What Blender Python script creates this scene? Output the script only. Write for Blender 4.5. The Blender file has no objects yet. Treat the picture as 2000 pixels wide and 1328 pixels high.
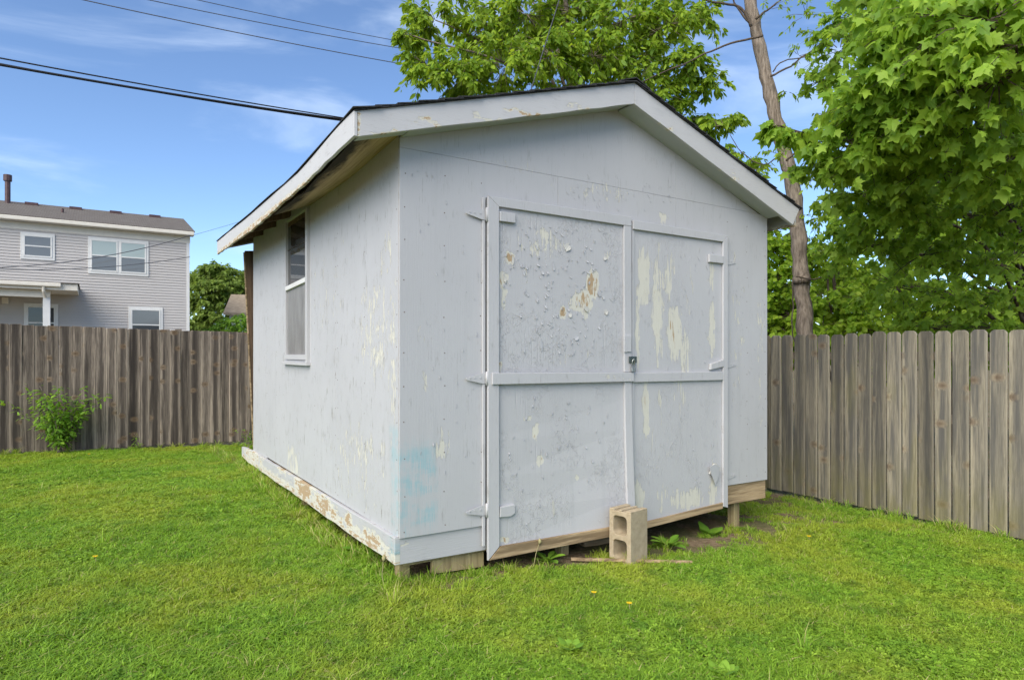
import bpy, bmesh, math, random
import numpy as np
from mathutils import Vector, Matrix, noise as mnoise
R = math.radians
random.seed(7); rng = np.random.default_rng(7)
sc = bpy.context.scene
col = sc.collection

# ------------------------------------------------------------------ camera
CAM = np.array([-1.619, -3.784, 1.4125]); TH = 0.57457; F = 1264.9; HY = 690.9   # measured on the 2000 px photograph
cd = bpy.data.cameras.new('camera'); cam = bpy.data.objects.new('camera', cd); col.objects.link(cam)
cam.location = CAM; cam.rotation_euler = (R(90), 0, -TH)
cd.sensor_width = 36; cd.lens = 36 * F / 2000; cd.shift_y = (HY - 664) / 2000
cd.clip_start = 0.05; cd.clip_end = 3000
sc.camera = cam

# ------------------------------------------------------------------ sky, sun, exposure
SUN_EL, SUN_AZ = R(40), math.atan2(-0.87, -0.49)     # direction towards the sun, azimuth as atan2(x, y)
w = bpy.data.worlds.new('World'); sc.world = w; w.use_nodes = True
wt = w.node_tree; wt.nodes.clear()
def wn(t, **k):
    n = wt.nodes.new(t)
    for a, b in k.items(): setattr(n, a, b)
    return n
wo = wn('ShaderNodeOutputWorld'); bg = wn('ShaderNodeBackground'); bg.inputs[1].default_value = 0.125
sky = wn('ShaderNodeTexSky', sky_type='NISHITA', sun_disc=False, sun_elevation=SUN_EL, sun_rotation=SUN_AZ,
         altitude=100, air_density=0.8, dust_density=0.15, ozone_density=4.0)
tc = wn('ShaderNodeTexCoord')
mp = wn('ShaderNodeMapping'); mp.inputs['Rotation'].default_value = (R(8), R(-22), R(20)); mp.inputs['Scale'].default_value = (1.1, 2.6, 6.5)
wt.links.new(tc.outputs['Generated'], mp.inputs['Vector'])
nz = wn('ShaderNodeTexNoise'); nz.inputs['Scale'].default_value = 1.5; nz.inputs['Detail'].default_value = 7; nz.inputs['Distortion'].default_value = 0.6
nz.inputs['Roughness'].default_value = 0.55
wt.links.new(mp.outputs[0], nz.inputs['Vector'])
mr = wn('ShaderNodeMapRange', interpolation_type='SMOOTHSTEP')
mr.inputs['From Min'].default_value = 0.50; mr.inputs['From Max'].default_value = 0.82; mr.inputs['To Max'].default_value = 0.55
wt.links.new(nz.outputs['Fac'], mr.inputs['Value'])
mx = wn('ShaderNodeMix', data_type='RGBA'); mx.inputs[7].default_value = (5.6, 6.4, 7.4, 1)
wt.links.new(mr.outputs[0], mx.inputs[0]); wt.links.new(sky.outputs[0], mx.inputs[6])
wt.links.new(mx.outputs[2], bg.inputs[0]); wt.links.new(bg.outputs[0], wo.inputs[0])

sl = bpy.data.lights.new('sun', 'SUN'); sl.energy = 3.3; sl.angle = R(60); sl.color = (1.0, 0.92, 0.79)
so = bpy.data.objects.new('sun', sl); col.objects.link(so)
sdir = Vector((math.sin(SUN_AZ) * math.cos(SUN_EL), math.cos(SUN_AZ) * math.cos(SUN_EL), math.sin(SUN_EL)))
so.rotation_euler = sdir.to_track_quat('Z', 'Y').to_euler(); so.location = (-6, -6, 12)
sc.view_settings.view_transform = 'Standard'; sc.view_settings.look = 'None'
sc.view_settings.gamma = 1; sc.view_settings.use_curve_mapping = False
sc.view_settings.exposure = 0.85
sc.render.engine = 'CYCLES'
sc.cycles.use_denoising = True; sc.cycles.use_adaptive_sampling = True; sc.cycles.adaptive_threshold = 0.02
sc.cycles.max_bounces = 8; sc.cycles.diffuse_bounces = 5; sc.cycles.glossy_bounces = 2; sc.cycles.transmission_bounces = 7; sc.cycles.transparent_max_bounces = 8; sc.cycles.sample_clamp_indirect = 4

# ------------------------------------------------------------------ measuring helpers (photo pixel -> point on a real plane)
FW = np.array([math.sin(TH), math.cos(TH), 0]); RT = np.array([math.cos(TH), -math.sin(TH), 0])
def ray(u, v): return FW + RT * (u - 1000) / F + np.array([0, 0, (HY - v) / F])
def onY(u, v, y=0.0): r = ray(u, v); return CAM + r * ((y - CAM[1]) / r[1])
def onX(u, v, x=0.0): r = ray(u, v); return CAM + r * ((x - CAM[0]) / r[0])
def onG(u, v):
    p = None; z = -0.1
    for _ in range(6):
        r = ray(u, v); p = CAM + r * ((z - CAM[2]) / r[2]); z = gz(p[0], p[1])
    return p
def atd(u, v, d): return CAM + ray(u, v) * d

def gz(x, y):
    """height of the lawn"""
    cx = np.clip(x, -9, 9); cy = np.clip(y, -9, 10)
    z = -0.06 - 0.035 * cx - 0.007 * cy
    z = z + 0.11 * np.exp(-(((cx + 0.4) / 1.5) ** 2 + ((cy - 4.0) / 2.2) ** 2))
    z = z + 0.012 * np.sin(1.7 * x + 0.6) * np.cos(1.3 * y + 0.4) + 0.006 * np.sin(4.1 * x + 2) * np.sin(3.7 * y)
    return z

# ------------------------------------------------------------------ object helpers
def link(o, parent=None):
    col.objects.link(o)
    if parent is not None: o.parent = parent
    return o
def tag(o, label=None, cat=None, group=None, kind=None):
    if label: o['label'] = label
    if cat: o['category'] = cat
    if group: o['group'] = group
    if kind: o['kind'] = kind
    return o
def empty(name, loc, label=None, cat=None, group=None):
    o = bpy.data.objects.new(name, None); o.location = loc; o.empty_display_size = 0.1
    col.objects.link(o); return tag(o, label, cat, group)
class MB:
    def __init__(s): s.v = []; s.f = []
    def add(s, vs, fs):
        b = len(s.v); s.v += [tuple(map(float, p)) for p in vs]; s.f += [tuple(b + i for i in f) for f in fs]; return s
    def box(s, x0, x1, y0, y1, z0, z1):
        vs = [(x0,y0,z0),(x1,y0,z0),(x1,y1,z0),(x0,y1,z0),(x0,y0,z1),(x1,y0,z1),(x1,y1,z1),(x0,y1,z1)]
        return s.add(vs, [(0,3,2,1),(4,5,6,7),(0,1,5,4),(1,2,6,5),(2,3,7,6),(3,0,4,7)])
    def hexa(s, vs): return s.add(vs, [(0,3,2,1),(4,5,6,7),(0,1,5,4),(1,2,6,5),(2,3,7,6),(3,0,4,7)])
    def prism(s, poly, a, b, ax):
        """poly: 2D outline; extruded from a to b along axis ax ('x': (y,z), 'y': (x,z), 'z': (x,y))"""
        def P(p, t): return {'x': (t, p[0], p[1]), 'y': (p[0], t, p[1]), 'z': (p[0], p[1], t)}[ax]
        n = len(poly); vs = [P(p, a) for p in poly] + [P(p, b) for p in poly]
        return s.add(vs, [tuple(range(n)), tuple(range(2*n-1, n-1, -1))] + [(i, i+n, (i+1) % n + n, (i+1) % n) for i in range(n)])
    def tube(s, pts, rad, n=6, cap=True):
        pts = [Vector(p) for p in pts]; k = len(pts)
        if not hasattr(rad, '__len__'): rad = [rad] * k
        t0 = (pts[1] - pts[0]).normalized(); u = t0.orthogonal().normalized()
        vs = []
        for i, p in enumerate(pts):
            t = (pts[min(i+1, k-1)] - pts[max(i-1, 0)]).normalized()
            u = (u - t * u.dot(t)).normalized(); v = t.cross(u)
            for j in range(n):
                a = 2 * math.pi * j / n; vs.append(p + (u * math.cos(a) + v * math.sin(a)) * rad[i])
        fs = [(i*n+j, i*n+(j+1) % n, (i+1)*n+(j+1) % n, (i+1)*n+j) for i in range(k-1) for j in range(n)]
        if cap: fs += [tuple(range(n-1, -1, -1)), tuple((k-1)*n+j for j in range(n))]
        return s.add(vs, fs)
    def build(s, name, mat, parent=None, bevel=0, smooth=False, fix=True):
        me = bpy.data.meshes.new(name); me.from_pydata(s.v, [], s.f)
        if fix:
            bm = bmesh.new(); bm.from_mesh(me); bmesh.ops.recalc_face_normals(bm, faces=bm.faces); bm.to_mesh(me); bm.free()
        me.materials.append(mat)
        if smooth: me.shade_smooth()
        o = bpy.data.objects.new(name, me); link(o, parent)
        if bevel:
            m = o.modifiers.new('bevel', 'BEVEL'); m.width = bevel; m.segments = 2; m.limit_method = 'ANGLE'; m.angle_limit = R(40)
        return o
def np_mesh(name, V, faces, mat, parent=None, attr=None, smooth=False):
    """V (n,3); faces (m,k) one polygon size; attr dict name -> per vertex floats"""
    me = bpy.data.meshes.new(name); V = np.asarray(V, np.float32); faces = np.asarray(faces, np.int32); m, k = faces.shape
    me.vertices.add(len(V)); me.vertices.foreach_set('co', V.ravel())
    me.loops.add(m * k); me.loops.foreach_set('vertex_index', faces.ravel())
    me.polygons.add(m); me.polygons.foreach_set('loop_start', np.arange(m, dtype=np.int32) * k)
    me.update(calc_edges=True)
    if attr:
        for a, d in attr.items():
            at = me.attributes.new(a, 'FLOAT', 'POINT'); at.data.foreach_set('value', np.asarray(d, np.float32))
    me.materials.append(mat)
    if smooth: me.shade_smooth()
    o = bpy.data.objects.new(name, me)
    return link(o, parent)

# ------------------------------------------------------------------ material helpers
class NT:
    def __init__(s, name):
        s.m = bpy.data.materials.new(name); s.m.use_nodes = True; s.t = s.m.node_tree; s.t.nodes.clear()
        s.out = s.t.nodes.new('ShaderNodeOutputMaterial')
    def n(s, typ, ins=None, **kw):
        q = s.t.nodes.new('ShaderNode' + typ)
        for a, b in kw.items(): setattr(q, a, b)
        for a, b in (ins or {}).items():
            if b is None: continue
            if isinstance(b, bpy.types.NodeSocket): s.t.links.new(b, q.inputs[a])
            else: q.inputs[a].default_value = b
        return q
    def math(s, op, a, b=0.0, c=None):
        return s.n('Math', {0: a, 1: b, 2: c}, operation=op).outputs[0]
    def coord(s, which='Object'): return s.n('TexCoord').outputs[which]
    def map(s, v, scale=(1,1,1), loc=(0,0,0), rot=(0,0,0)):
        return s.n('Mapping', {'Vector': v, 'Scale': scale, 'Location': loc, 'Rotation': rot}).outputs[0]
    def noise(s, v, scale=5, detail=4, rough=0.55, dist=0.0):
        return s.n('TexNoise', {'Vector': v, 'Scale': scale, 'Detail': detail, 'Roughness': rough, 'Distortion': dist}).outputs['Fac']
    def ss(s, v, a, b, lo=0.0, hi=1.0):
        return s.n('MapRange', {'Value': v, 'From Min': a, 'From Max': b, 'To Min': lo, 'To Max': hi}, interpolation_type='SMOOTHSTEP').outputs[0]
    def lin(s, v, a, b, lo=0.0, hi=1.0):
        return s.n('MapRange', {'Value': v, 'From Min': a, 'From Max': b, 'To Min': lo, 'To Max': hi}).outputs[0]
    def mix(s, f, a, b, blend='MIX'):
        def c(x): return x if isinstance(x, bpy.types.NodeSocket) else (*x, 1)[:4]
        return s.n('Mix', {0: f, 6: c(a), 7: c(b)}, data_type='RGBA', blend_type=blend).outputs[2]
    def bump(s, h, strength=0.3, dist=0.01, normal=None):
        return s.n('Bump', {'Height': h, 'Strength': strength, 'Distance': dist, 'Normal': normal}).outputs[0]
    def bsdf(s, color, rough=0.7, spec=0.3, normal=None, metallic=0.0, **kw):
        c = color if isinstance(color, bpy.types.NodeSocket) else (*color, 1)[:4]
        d = {'Base Color': c, 'Roughness': rough, 'Specular IOR Level': spec, 'Normal': normal, 'Metallic': metallic}; d.update(kw)
        return s.n('BsdfPrincipled', d).outputs[0]
    def done(s, sh): s.t.links.new(sh, s.out.inputs['Surface']); return s.m

PAINT = (0.440, 0.438, 0.445); PRIMER = (0.60, 0.58, 0.495); WOOD = (0.40, 0.275, 0.15)
def paint_mat(name, axis='x', spots=(), thr=0.70, amt=0.22, fscale=34, stretch=5.0, wood_amt=0.07, wood_hi=None, cracks=0.0,
              crackle=0.0, scrape=False, stain=None, base=PAINT, grain=0.25, edge_wear=None, horiz=False):
    """old pale paint over primer over plywood. axis: which object axis runs across the surface; spots: (a, z, ra, rz, weight)"""
    T = NT(name); p = T.coord(); sp = T.n('SeparateXYZ', {0: p}); A = sp.outputs['X' if axis == 'x' else 'Y']; Z = sp.outputs['Z']
    flat = T.n('CombineXYZ', {0: A, 1: 0.0, 2: Z}).outputs[0]
    warp = T.n('VectorMath', {0: flat, 1: T.n('VectorMath', {0: T.n('VectorMath', {0: T.n('TexNoise', {'Vector': flat, 'Scale': 9.0, 'Detail': 3}).outputs['Color'], 1: (0.5,0.5,0.5)}, operation='SUBTRACT').outputs[0], 1: (0.10, 0.0, 0.16)}, operation='MULTIPLY').outputs[0]}, operation='ADD').outputs[0]
    streak = T.noise(T.map(flat, (fscale, 1, fscale / stretch)), 1.0, 5, 0.6)
    blot = T.noise(T.map(flat, (9, 1, 5), (3.1, 0, 1.7)), 1.0, 5, 0.6)
    fine = T.noise(T.map(flat, (fscale * 3.2, 1, fscale * 3.2 / stretch), (5, 0, 9)), 1.0, 4, 0.65)
    field = T.math('MULTIPLY_ADD', fine, 0.45, T.math('ADD', T.math('MULTIPLY', streak, 0.85), T.math('MULTIPLY', blot, 0.45)))
    field = T.math('SUBTRACT', field, 0.375); thr = 0.5 + (thr - 0.5) * 1.6; amt = amt * 1.45; wood_amt = wood_amt * 1.6
    bias = None
    for (a, z, ra, rz, wgt) in spots:
        d = T.n('VectorMath', {0: warp, 1: (-a, 0, -z)}, operation='ADD').outputs[0]
        d = T.n('VectorMath', {0: d, 1: (1 / ra, 0, 1 / rz)}, operation='MULTIPLY').outputs[0]
        L = T.n('VectorMath', {0: d}, operation='LENGTH').outputs['Value']
        v = T.ss(L, 0.35, 1.25, wgt, 0.0)
        bias = v if bias is None else T.math('MAXIMUM', bias, v)
    if edge_wear is not None:                 # paint lost along one edge of a board: (z0, z1) from whole to worn
        e = T.ss(T.math('ADD', Z, T.math('MULTIPLY', T.math('SUBTRACT', blot, 0.5), 0.05)), edge_wear[0], edge_wear[1], 0.0, 1.0)
        bias = e if bias is None else T.math('MAXIMUM', bias, e)
    if bias is not None: field = T.math('MULTIPLY_ADD', bias, amt, field)
    prim = T.ss(field, thr, thr + 0.03)
    wd = T.ss(field, thr + wood_amt, thr + wood_amt + 0.05)
    big = T.noise(T.map(flat, (1.1, 1, 0.8)), 1.0, 3)
    c = T.mix(T.lin(big, 0.3, 0.7), tuple(x * 0.95 for x in base), tuple(min(1, x * 1.04) for x in base))
    run = T.noise(T.map(flat, (3, 1, 9) if horiz else (14, 1, 0.7)), 1.0, 4)
    c = T.mix(T.ss(run, 0.52, 0.78, 0, 0.25), c, (0.33, 0.34, 0.345))
    if cracks > 0:
        ck = T.noise(T.map(flat, (8, 1, 95) if horiz else (95, 1, 7), (7, 0, 3)), 1.0, 4, 0.7)
        ckm = T.math('MULTIPLY', T.ss(ck, 0.545, 0.61), T.ss(blot, 0.47, 0.66, 0.05, 1.0))
        c = T.mix(T.math('MULTIPLY', ckm, cracks), c, (0.17, 0.155, 0.13))
    if stain:
        for (a0, a1, z0, z1, k) in stain:
            bn = T.math('MULTIPLY', T.math('SUBTRACT', T.noise(T.map(flat, (22, 1, 5)), 1.0, 5, 0.65), 0.5), 0.16)
            aa = T.math('ADD', A, bn); zz = T.math('ADD', Z, T.math('MULTIPLY', bn, 1.6))
            m = T.math('MULTIPLY', T.ss(aa, a0 - .03, a0 + .03), T.ss(aa, a1 - .05, a1 + .03, 1, 0))
            m = T.math('MULTIPLY', m, T.math('MULTIPLY', T.ss(zz, z0 - .05, z0 + .05), T.ss(zz, z1 - .10, z1 + .06, 1, 0)))
            br = T.math('ADD', T.math('MULTIPLY', T.noise(T.map(flat, (4, 1, 11), (1, 0, 4)), 1.0, 4, 0.6), .55), T.math('MULTIPLY', T.noise(T.map(flat, (120, 1, 6)), 1.0, 3, 0.6), .45))
            m = T.math('MULTIPLY', m, T.ss(br, 0.44, 0.60, 0.05, k))
            c = T.mix(m, c, (0.20, 0.41, 0.46))
    pn = T.noise(T.map(flat, (60, 1, 6)), 1.0, 3)
    pc = T.mix(pn, tuple(x * 0.86 for x in PRIMER), PRIMER)
    c = T.mix(T.math('MULTIPLY', prim, 0.92), c, pc)
    wg = T.noise(T.map(flat, (90, 1, 5), (2, 0, 2)), 1.0, 4)
    wc = T.mix(wg, tuple(x * 0.7 for x in WOOD), tuple(x * 1.1 for x in WOOD))
    c = T.mix(T.math('MULTIPLY', wd, 0.9), c, wc)
    # relief: film thickness at the chip edges, wood grain telegraphing through, blisters
    g = T.noise(T.map(flat, (4, 1, 150) if horiz else (150, 1, 4)), 1.0, 3, 0.6)
    h = T.math('MULTIPLY', g, grain)
    h = T.math('MULTIPLY_ADD', T.math('SUBTRACT', 1.0, prim), 0.7, h)
    h = T.math('MULTIPLY_ADD', T.noise(flat, 55, 3), 0.12, h)
    if crackle > 0:
        cv = T.n('TexNoise', {'Vector': T.map(warp, (16, 1, 11)), 'Scale': 1.0, 'Detail': 6, 'Roughness': 0.7, 'Distortion': 1.2}).outputs['Fac']
        rid = T.ss(T.math('ABSOLUTE', T.math('SUBTRACT', cv, 0.53)), 0.0, 0.025, 1.0, 0.0)
        reg = T.ss(T.noise(T.map(flat, (2.3, 1, 2.0), (4.2, 0, 0.6)), 1.0, 2), 0.42, 0.60)
        h = T.math('MULTIPLY_ADD', T.math('MULTIPLY', rid, reg), crackle, h)
    if scrape:
        s1 = T.noise(T.map(flat, (70, 1, 2.0), rot=(0, R(42), 0)), 1.0, 2)
        reg2 = T.ss(T.noise(T.map(flat, (1.6, 1, 1.6), (1.1, 0, 5)), 1.0, 2), 0.5, 0.62)
        h = T.math('MULTIPLY_ADD', T.math('MULTIPLY', T.ss(s1, 0.60, 0.66), reg2), -0.5, h)
    b = T.bump(h, 0.65, 0.005)
    return T.done(T.bsdf(c, T.math('MULTIPLY_ADD', prim, 0.25, 0.55), 0.3, b))

def wood_mat(name, c0, c1, dark, axis='z', scale=1.0, knots=0.0, green=None, rough=0.85, rnd=True, streak=0.5, core=0.0):
    T = NT(name); p = T.coord()
    oi = T.n('ObjectInfo').outputs['Random']
    off = T.n('CombineXYZ', {0: T.math('MULTIPLY', oi, 37.0), 1: T.math('MULTIPLY', oi, 91.0), 2: T.math('MULTIPLY', oi, 53.0)}).outputs[0]
    q = T.n('VectorMath', {0: p, 1: off}, operation='ADD').outputs[0]
    st = {'z': (1, 1, 0.06), 'x': (0.06, 1, 1), 'y': (1, 0.06, 1)}[axis]
    lo = {'z': (1, 1, 0.045), 'x': (0.045, 1, 1), 'y': (1, 0.045, 1)}[axis]
    # knots bend the grain
    sq = T.n('SeparateXYZ', {0: q}); kv = T.n('CombineXYZ', {0: T.math('MULTIPLY', sq.outputs['X'], 3.6), 1: T.math('MULTIPLY', sq.outputs['Z'], 5.2)}).outputs[0]
    kn = T.n('TexVoronoi', {'Vector': kv, 'Scale': 1.0, 'Randomness': 0.9}, feature='F1', voronoi_dimensions='2D')
    kd = kn.outputs['Distance']
    kcol = T.n('SeparateColor', {0: kn.outputs['Color']}).outputs[0]
    kon = T.ss(kcol, 0.62, 0.72)
    near = T.math('MULTIPLY', T.ss(kd, 0.0, 0.32, 1.0, 0.0), kon)
    bent = T.n('VectorMath', {0: q, 1: T.n('CombineXYZ', {0: T.math('MULTIPLY', near, 0.03 * knots), 1: T.math('MULTIPLY', near, 0.03 * knots), 2: T.math('MULTIPLY', near, 0.03 * knots)}).outputs[0]}, operation='ADD').outputs[0]
    g = T.noise(T.map(bent, tuple(x * 130 * scale for x in st)), 1.0, 4, 0.6)
    b = T.noise(T.map(bent, tuple(x * 22 * scale for x in lo)), 1.0, 4, 0.55)
    c = T.mix(T.lin(g, 0.3, 0.7), c0, c1)
    c = T.mix(T.ss(b, 0.42, 0.62, 0, streak), c, dark)
    f2 = T.noise(T.map(bent, tuple(x * 62 * scale for x in lo), (3, 7, 5)), 1.0, 4, 0.6)
    c = T.mix(T.ss(f2, 0.47, 0.66, 0, streak * .6), c, tuple(x * .8 for x in dark))
    if core > 0:                              # dark band coloured down the middle of each board, paler arrises, as if cupped
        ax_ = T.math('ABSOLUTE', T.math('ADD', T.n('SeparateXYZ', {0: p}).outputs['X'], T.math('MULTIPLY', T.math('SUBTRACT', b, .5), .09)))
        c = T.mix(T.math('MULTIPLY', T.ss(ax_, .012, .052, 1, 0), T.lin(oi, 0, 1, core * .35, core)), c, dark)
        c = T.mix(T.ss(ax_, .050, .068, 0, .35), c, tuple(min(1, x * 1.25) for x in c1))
    if rnd:
        kf = T.lin(T.math('FRACT', T.math('MULTIPLY', oi, 7.31)), 0, 1, .68, 1.22)
        c = T.mix(1.0, c, T.n('CombineXYZ', {0: kf, 1: kf, 2: kf}).outputs[0], 'MULTIPLY')
    if knots > 0:
        ring = T.math('MULTIPLY', T.ss(kd, 0.03, 0.15, 1, 0), kon)
        halo = T.math('MULTIPLY', T.ss(kd, 0.06, 0.30, 1, 0), kon)
        c = T.mix(T.math('MULTIPLY', halo, 0.45 * knots), c, (0.26, 0.165, 0.085))
        c = T.mix(T.math('MULTIPLY', ring, 0.6 * knots), c, (0.07, 0.045, 0.03))
    if green:
        z = T.n('SeparateXYZ', {0: p}).outputs['Z']; gn = T.noise(T.map(q, (9, 9, 3)), 1.0, 4)
        c = T.mix(T.math('MULTIPLY', T.ss(z, green[0], green[1], 1, 0), T.ss(gn, 0.35, 0.62, 0.1, green[2])), c, green[3])
        gn2 = T.noise(T.map(q, (5, 5, 1.2), (3, 3, 3)), 1.0, 3)
        c = T.mix(T.ss(gn2, 0.56, 0.75, 0, green[2] * 0.6), c, green[3])
    h = T.math('MULTIPLY_ADD', g, 0.6, T.math('MULTIPLY', b, 0.4))
    return T.done(T.bsdf(c, rough, 0.2, T.bump(h, 0.45, 0.004)))

def plain(name, c, rough=0.6, spec=0.3, metallic=0.0, var=0.12, sc_=6.0, bump=0.1):
    T = NT(name); p = T.coord(); n1 = T.noise(p, sc_, 5); n2 = T.noise(p, sc_ * 9, 3)
    cc = T.mix(T.lin(n1, 0.3, 0.7), tuple(x * (1 - var) for x in c), tuple(min(1, x * (1 + var)) for x in c))
    return T.done(T.bsdf(cc, rough, spec, T.bump(n2, bump, 0.005), metallic))

def leaf_mat(name, c0, c1, trans=0.4, tcol=None, gloss=0.25):
    T = NT(name); a = T.n('Attribute', attribute_name='rnd').outputs['Fac']
    pos = T.n('NewGeometry').outputs['Position']
    n = T.noise(pos, 1.3, 3); k = T.math('ADD', T.math('MULTIPLY', a, 0.65), T.math('MULTIPLY', n, 0.35))
    c = T.mix(T.lin(k, 0.15, 0.85), c0, c1)
    d = T.bsdf(c, 0.5, gloss)
    tr = T.n('BsdfTranslucent', {'Color': T.mix(0.5, T.mix(1.0, c, (1.5, 1.45, 0.5), 'MULTIPLY'), tcol or c1)}).outputs[0]
    return T.done(T.n('MixShader', {0: trans, 1: d, 2: tr}).outputs[0])
# ================================================================== SETTING: ground
def ground():
    xs = np.r_[[-900, -300, -120, -60, -30, -18], np.linspace(-11, 11, 177), [18, 30, 60, 120, 300, 900]]
    ys = np.r_[[-900, -300, -120, -60, -30, -15], np.linspace(-9, 12, 169), [18, 30, 60, 120, 300, 900]]
    X, Y = np.meshgrid(xs, ys, indexing='ij'); Z = gz(X, Y)
    nx, ny = X.shape; idx = np.arange(nx * ny).reshape(nx, ny)
    Fc = np.stack([idx[:-1, :-1], idx[1:, :-1], idx[1:, 1:], idx[:-1, 1:]], -1).reshape(-1, 4)
    T = NT('soil'); p = T.n('NewGeometry').outputs['Position']
    a = T.noise(p, 3.0, 6, 0.6); b = T.noise(p, 26.0, 5, 0.65)
    c = T.mix(T.lin(b, 0.3, 0.7), (0.12, 0.082, 0.05), (0.29, 0.22, 0.14))
    c = T.mix(T.ss(a, 0.42, 0.62, 0, 0.6), c, (0.075, 0.10, 0.028))
    m = T.done(T.bsdf(c, 0.95, 0.1, T.bump(T.math('ADD', a, b), 0.8, 0.03)))
    o = np_mesh('lawn', np.stack([X, Y, Z], -1).reshape(-1, 3), Fc, m, smooth=True)
    return tag(o, 'lawn of mown grass with bare soil by the shed', kind='structure')
ground()

# ================================================================== SHED
SH = empty('garden_shed', (0, 0, 0), 'pale blue-grey plywood shed with peeling paint, double doors and gable roof', 'shed')
def wpx(u, v, ru, rv, wgt, y=-.035):
    a = onY(u, v, y); b = onY(u + ru, v, y); c = onY(u, v - rv, y)
    return (a[0], a[2], abs(b[0] - a[0]), abs(c[2] - a[2]), wgt)
def lpx(u, v, ru, rv, wgt):
    a = onX(u, v, 0); b = onX(u - ru, v, 0); c = onX(u, v - rv, 0)
    return (a[1], a[2], abs(b[1] - a[1]), abs(c[2] - a[2]), wgt)
M = {}
YF_ = -.20
M['wall_front'] = paint_mat('paint_front_wall', 'x', [wpx(835, 650, 22, 60, .42), wpx(985, 372, 30, 18, .35), wpx(1180, 375, 80, 22, .5), wpx(1300, 425, 12, 16, .95),
    wpx(830, 745, 10, 40, .6), wpx(885, 790, 40, 30, .35), wpx(1440, 660, 26, 200, .40), wpx(870, 865, 20, 40, .55), wpx(1010, 325, 60, 20, .3), wpx(1490, 700, 8, 200, .5)],
    thr=0.64, amt=0.24, cracks=0.38, stain=[(-.02, .25, .28, .84, .6)], wood_amt=.16)
M['wall_left'] = paint_mat('paint_left_wall', 'y', [lpx(735, 640, 40, 130, .55), lpx(700, 900, 60, 110, .45), lpx(770, 700, 12, 200, .6), lpx(760, 500, 20, 60, .45), lpx(575, 905, 16, 40, .8), lpx(640, 560, 50, 120, .3), lpx(505, 495, 12, 30, .7)],
    thr=0.62, amt=0.22, cracks=1.0, stain=[(-.02, .13, .25, .95, .5)], wood_amt=.15, base=(0.435, 0.436, 0.447))
M['door_left'] = paint_mat('paint_left_door', 'x', [wpx(1157, 552, 15, 40, 1.25), wpx(1136, 590, 26, 34, 1.15), wpx(1100, 608, 10, 18, 1.3), wpx(995, 507, 10, 20, 1.35), wpx(984, 548, 12, 22, 1.05), wpx(985, 590, 8, 36, .9),
    wpx(1062, 478, 60, 40, .62), wpx(1025, 540, 26, 26, .6), wpx(975, 716, 9, 12, 1.2), wpx(1046, 843, 9, 22, .95), wpx(1030, 818, 14, 12, .6), wpx(1055, 900, 10, 18, .9), wpx(1125, 935, 8, 14, .8), wpx(1185, 500, 12, 14, .7), wpx(1090, 700, 120, 60, .30), wpx(985, 1052, 14, 10, 1.2)],
    thr=0.68, amt=0.32, crackle=.42, scrape=True, wood_amt=.15)
M['door_right'] = paint_mat('paint_right_door', 'x', [wpx(1258, 540, 17, 80, 1.0), wpx(1285, 600, 14, 130, .95), wpx(1318, 650, 18, 70, 1.15), wpx(1308, 545, 14, 60, .8), wpx(1338, 690, 14, 60, .85), wpx(1345, 560, 12, 60, .55), wpx(1390, 640, 9, 60, 1.2), wpx(1390, 530, 8, 40, .7),
    wpx(1246, 620, 5, 140, .9), wpx(1262, 800, 9, 70, 1.1), wpx(1287, 780, 6, 30, .8), wpx(1330, 770, 18, 50, .55), wpx(1247, 970, 13, 40, 1.15), wpx(1295, 965, 16, 40, .6), wpx(1340, 975, 40, 26, .95), wpx(1392, 960, 9, 40, .95), wpx(1397, 916, 10, 12, 1.3), wpx(1290, 860, 40, 90, .3)],
    thr=0.645, amt=0.26, fscale=36, stretch=13, crackle=.25, wood_amt=.19)
M['trim'] = paint_mat('paint_trim', 'x', [wpx(1150, 408, 90, 10, .75), wpx(1190, 738, 60, 8, .8), wpx(955, 390, 8, 8, .6)], thr=0.71, amt=0.22, grain=.35, wood_amt=.08, cracks=.4)
M['trim_left'] = paint_mat('paint_trim_left', 'y', [], thr=0.72, grain=.3)
M['barge'] = paint_mat('paint_bargeboard', 'x', [wpx(*q, y=YF_) for q in ((760, 262, 60, 8, 1.0), (860, 246, 60, 8, 1.1), (960, 236, 60, 7, .9), (1045, 225, 70, 7, 1.2), (1150, 214, 60, 6, .8), (700, 245, 6, 30, 1.2), (1300, 252, 20, 10, .9), (1420, 345, 30, 16, .7))], thr=0.645, amt=0.25, fscale=12, stretch=.35, wood_amt=.09, cracks=.25, horiz=True, base=(0.475, 0.473, 0.475))
M['fascia'] = paint_mat('paint_fascia', 'y', [], thr=0.65, amt=0.30, fscale=14, stretch=.4, wood_amt=.09, cracks=.5, horiz=True, base=(0.49, 0.487, 0.485), edge_wear=(2.66, 2.60))
M['skirt_front'] = paint_mat('paint_front_skirt', 'x', [(0.02, .18, .06, .10, .9), (.3, .10, .5, .02, .3)], thr=0.70, amt=.2, fscale=8, stretch=.2, grain=.5, wood_amt=.1, cracks=.25, horiz=True)
M['skirt_left'] = paint_mat('paint_left_skirt', 'y', [lpx(560, 905, 18, 24, 1.3), lpx(600, 950, 22, 30, 1.35), lpx(640, 985, 30, 24, 1.3), lpx(690, 1020, 14, 24, 1.3), lpx(737, 1055, 26, 24, 1.35), lpx(500, 890, 25, 20, .95)],
    thr=0.60, amt=.20, edge_wear=(.24, .115), fscale=8, stretch=.25, grain=.5, wood_amt=.09, cracks=.9, horiz=True, stain=[(-.05, .10, .08, .25, .8)])
M['raw'] = wood_mat('raw_lumber', (0.34, 0.24, 0.135), (0.47, 0.355, 0.215), (0.13, 0.09, 0.05), 'x', 1.0, rnd=False, streak=.75)
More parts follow.
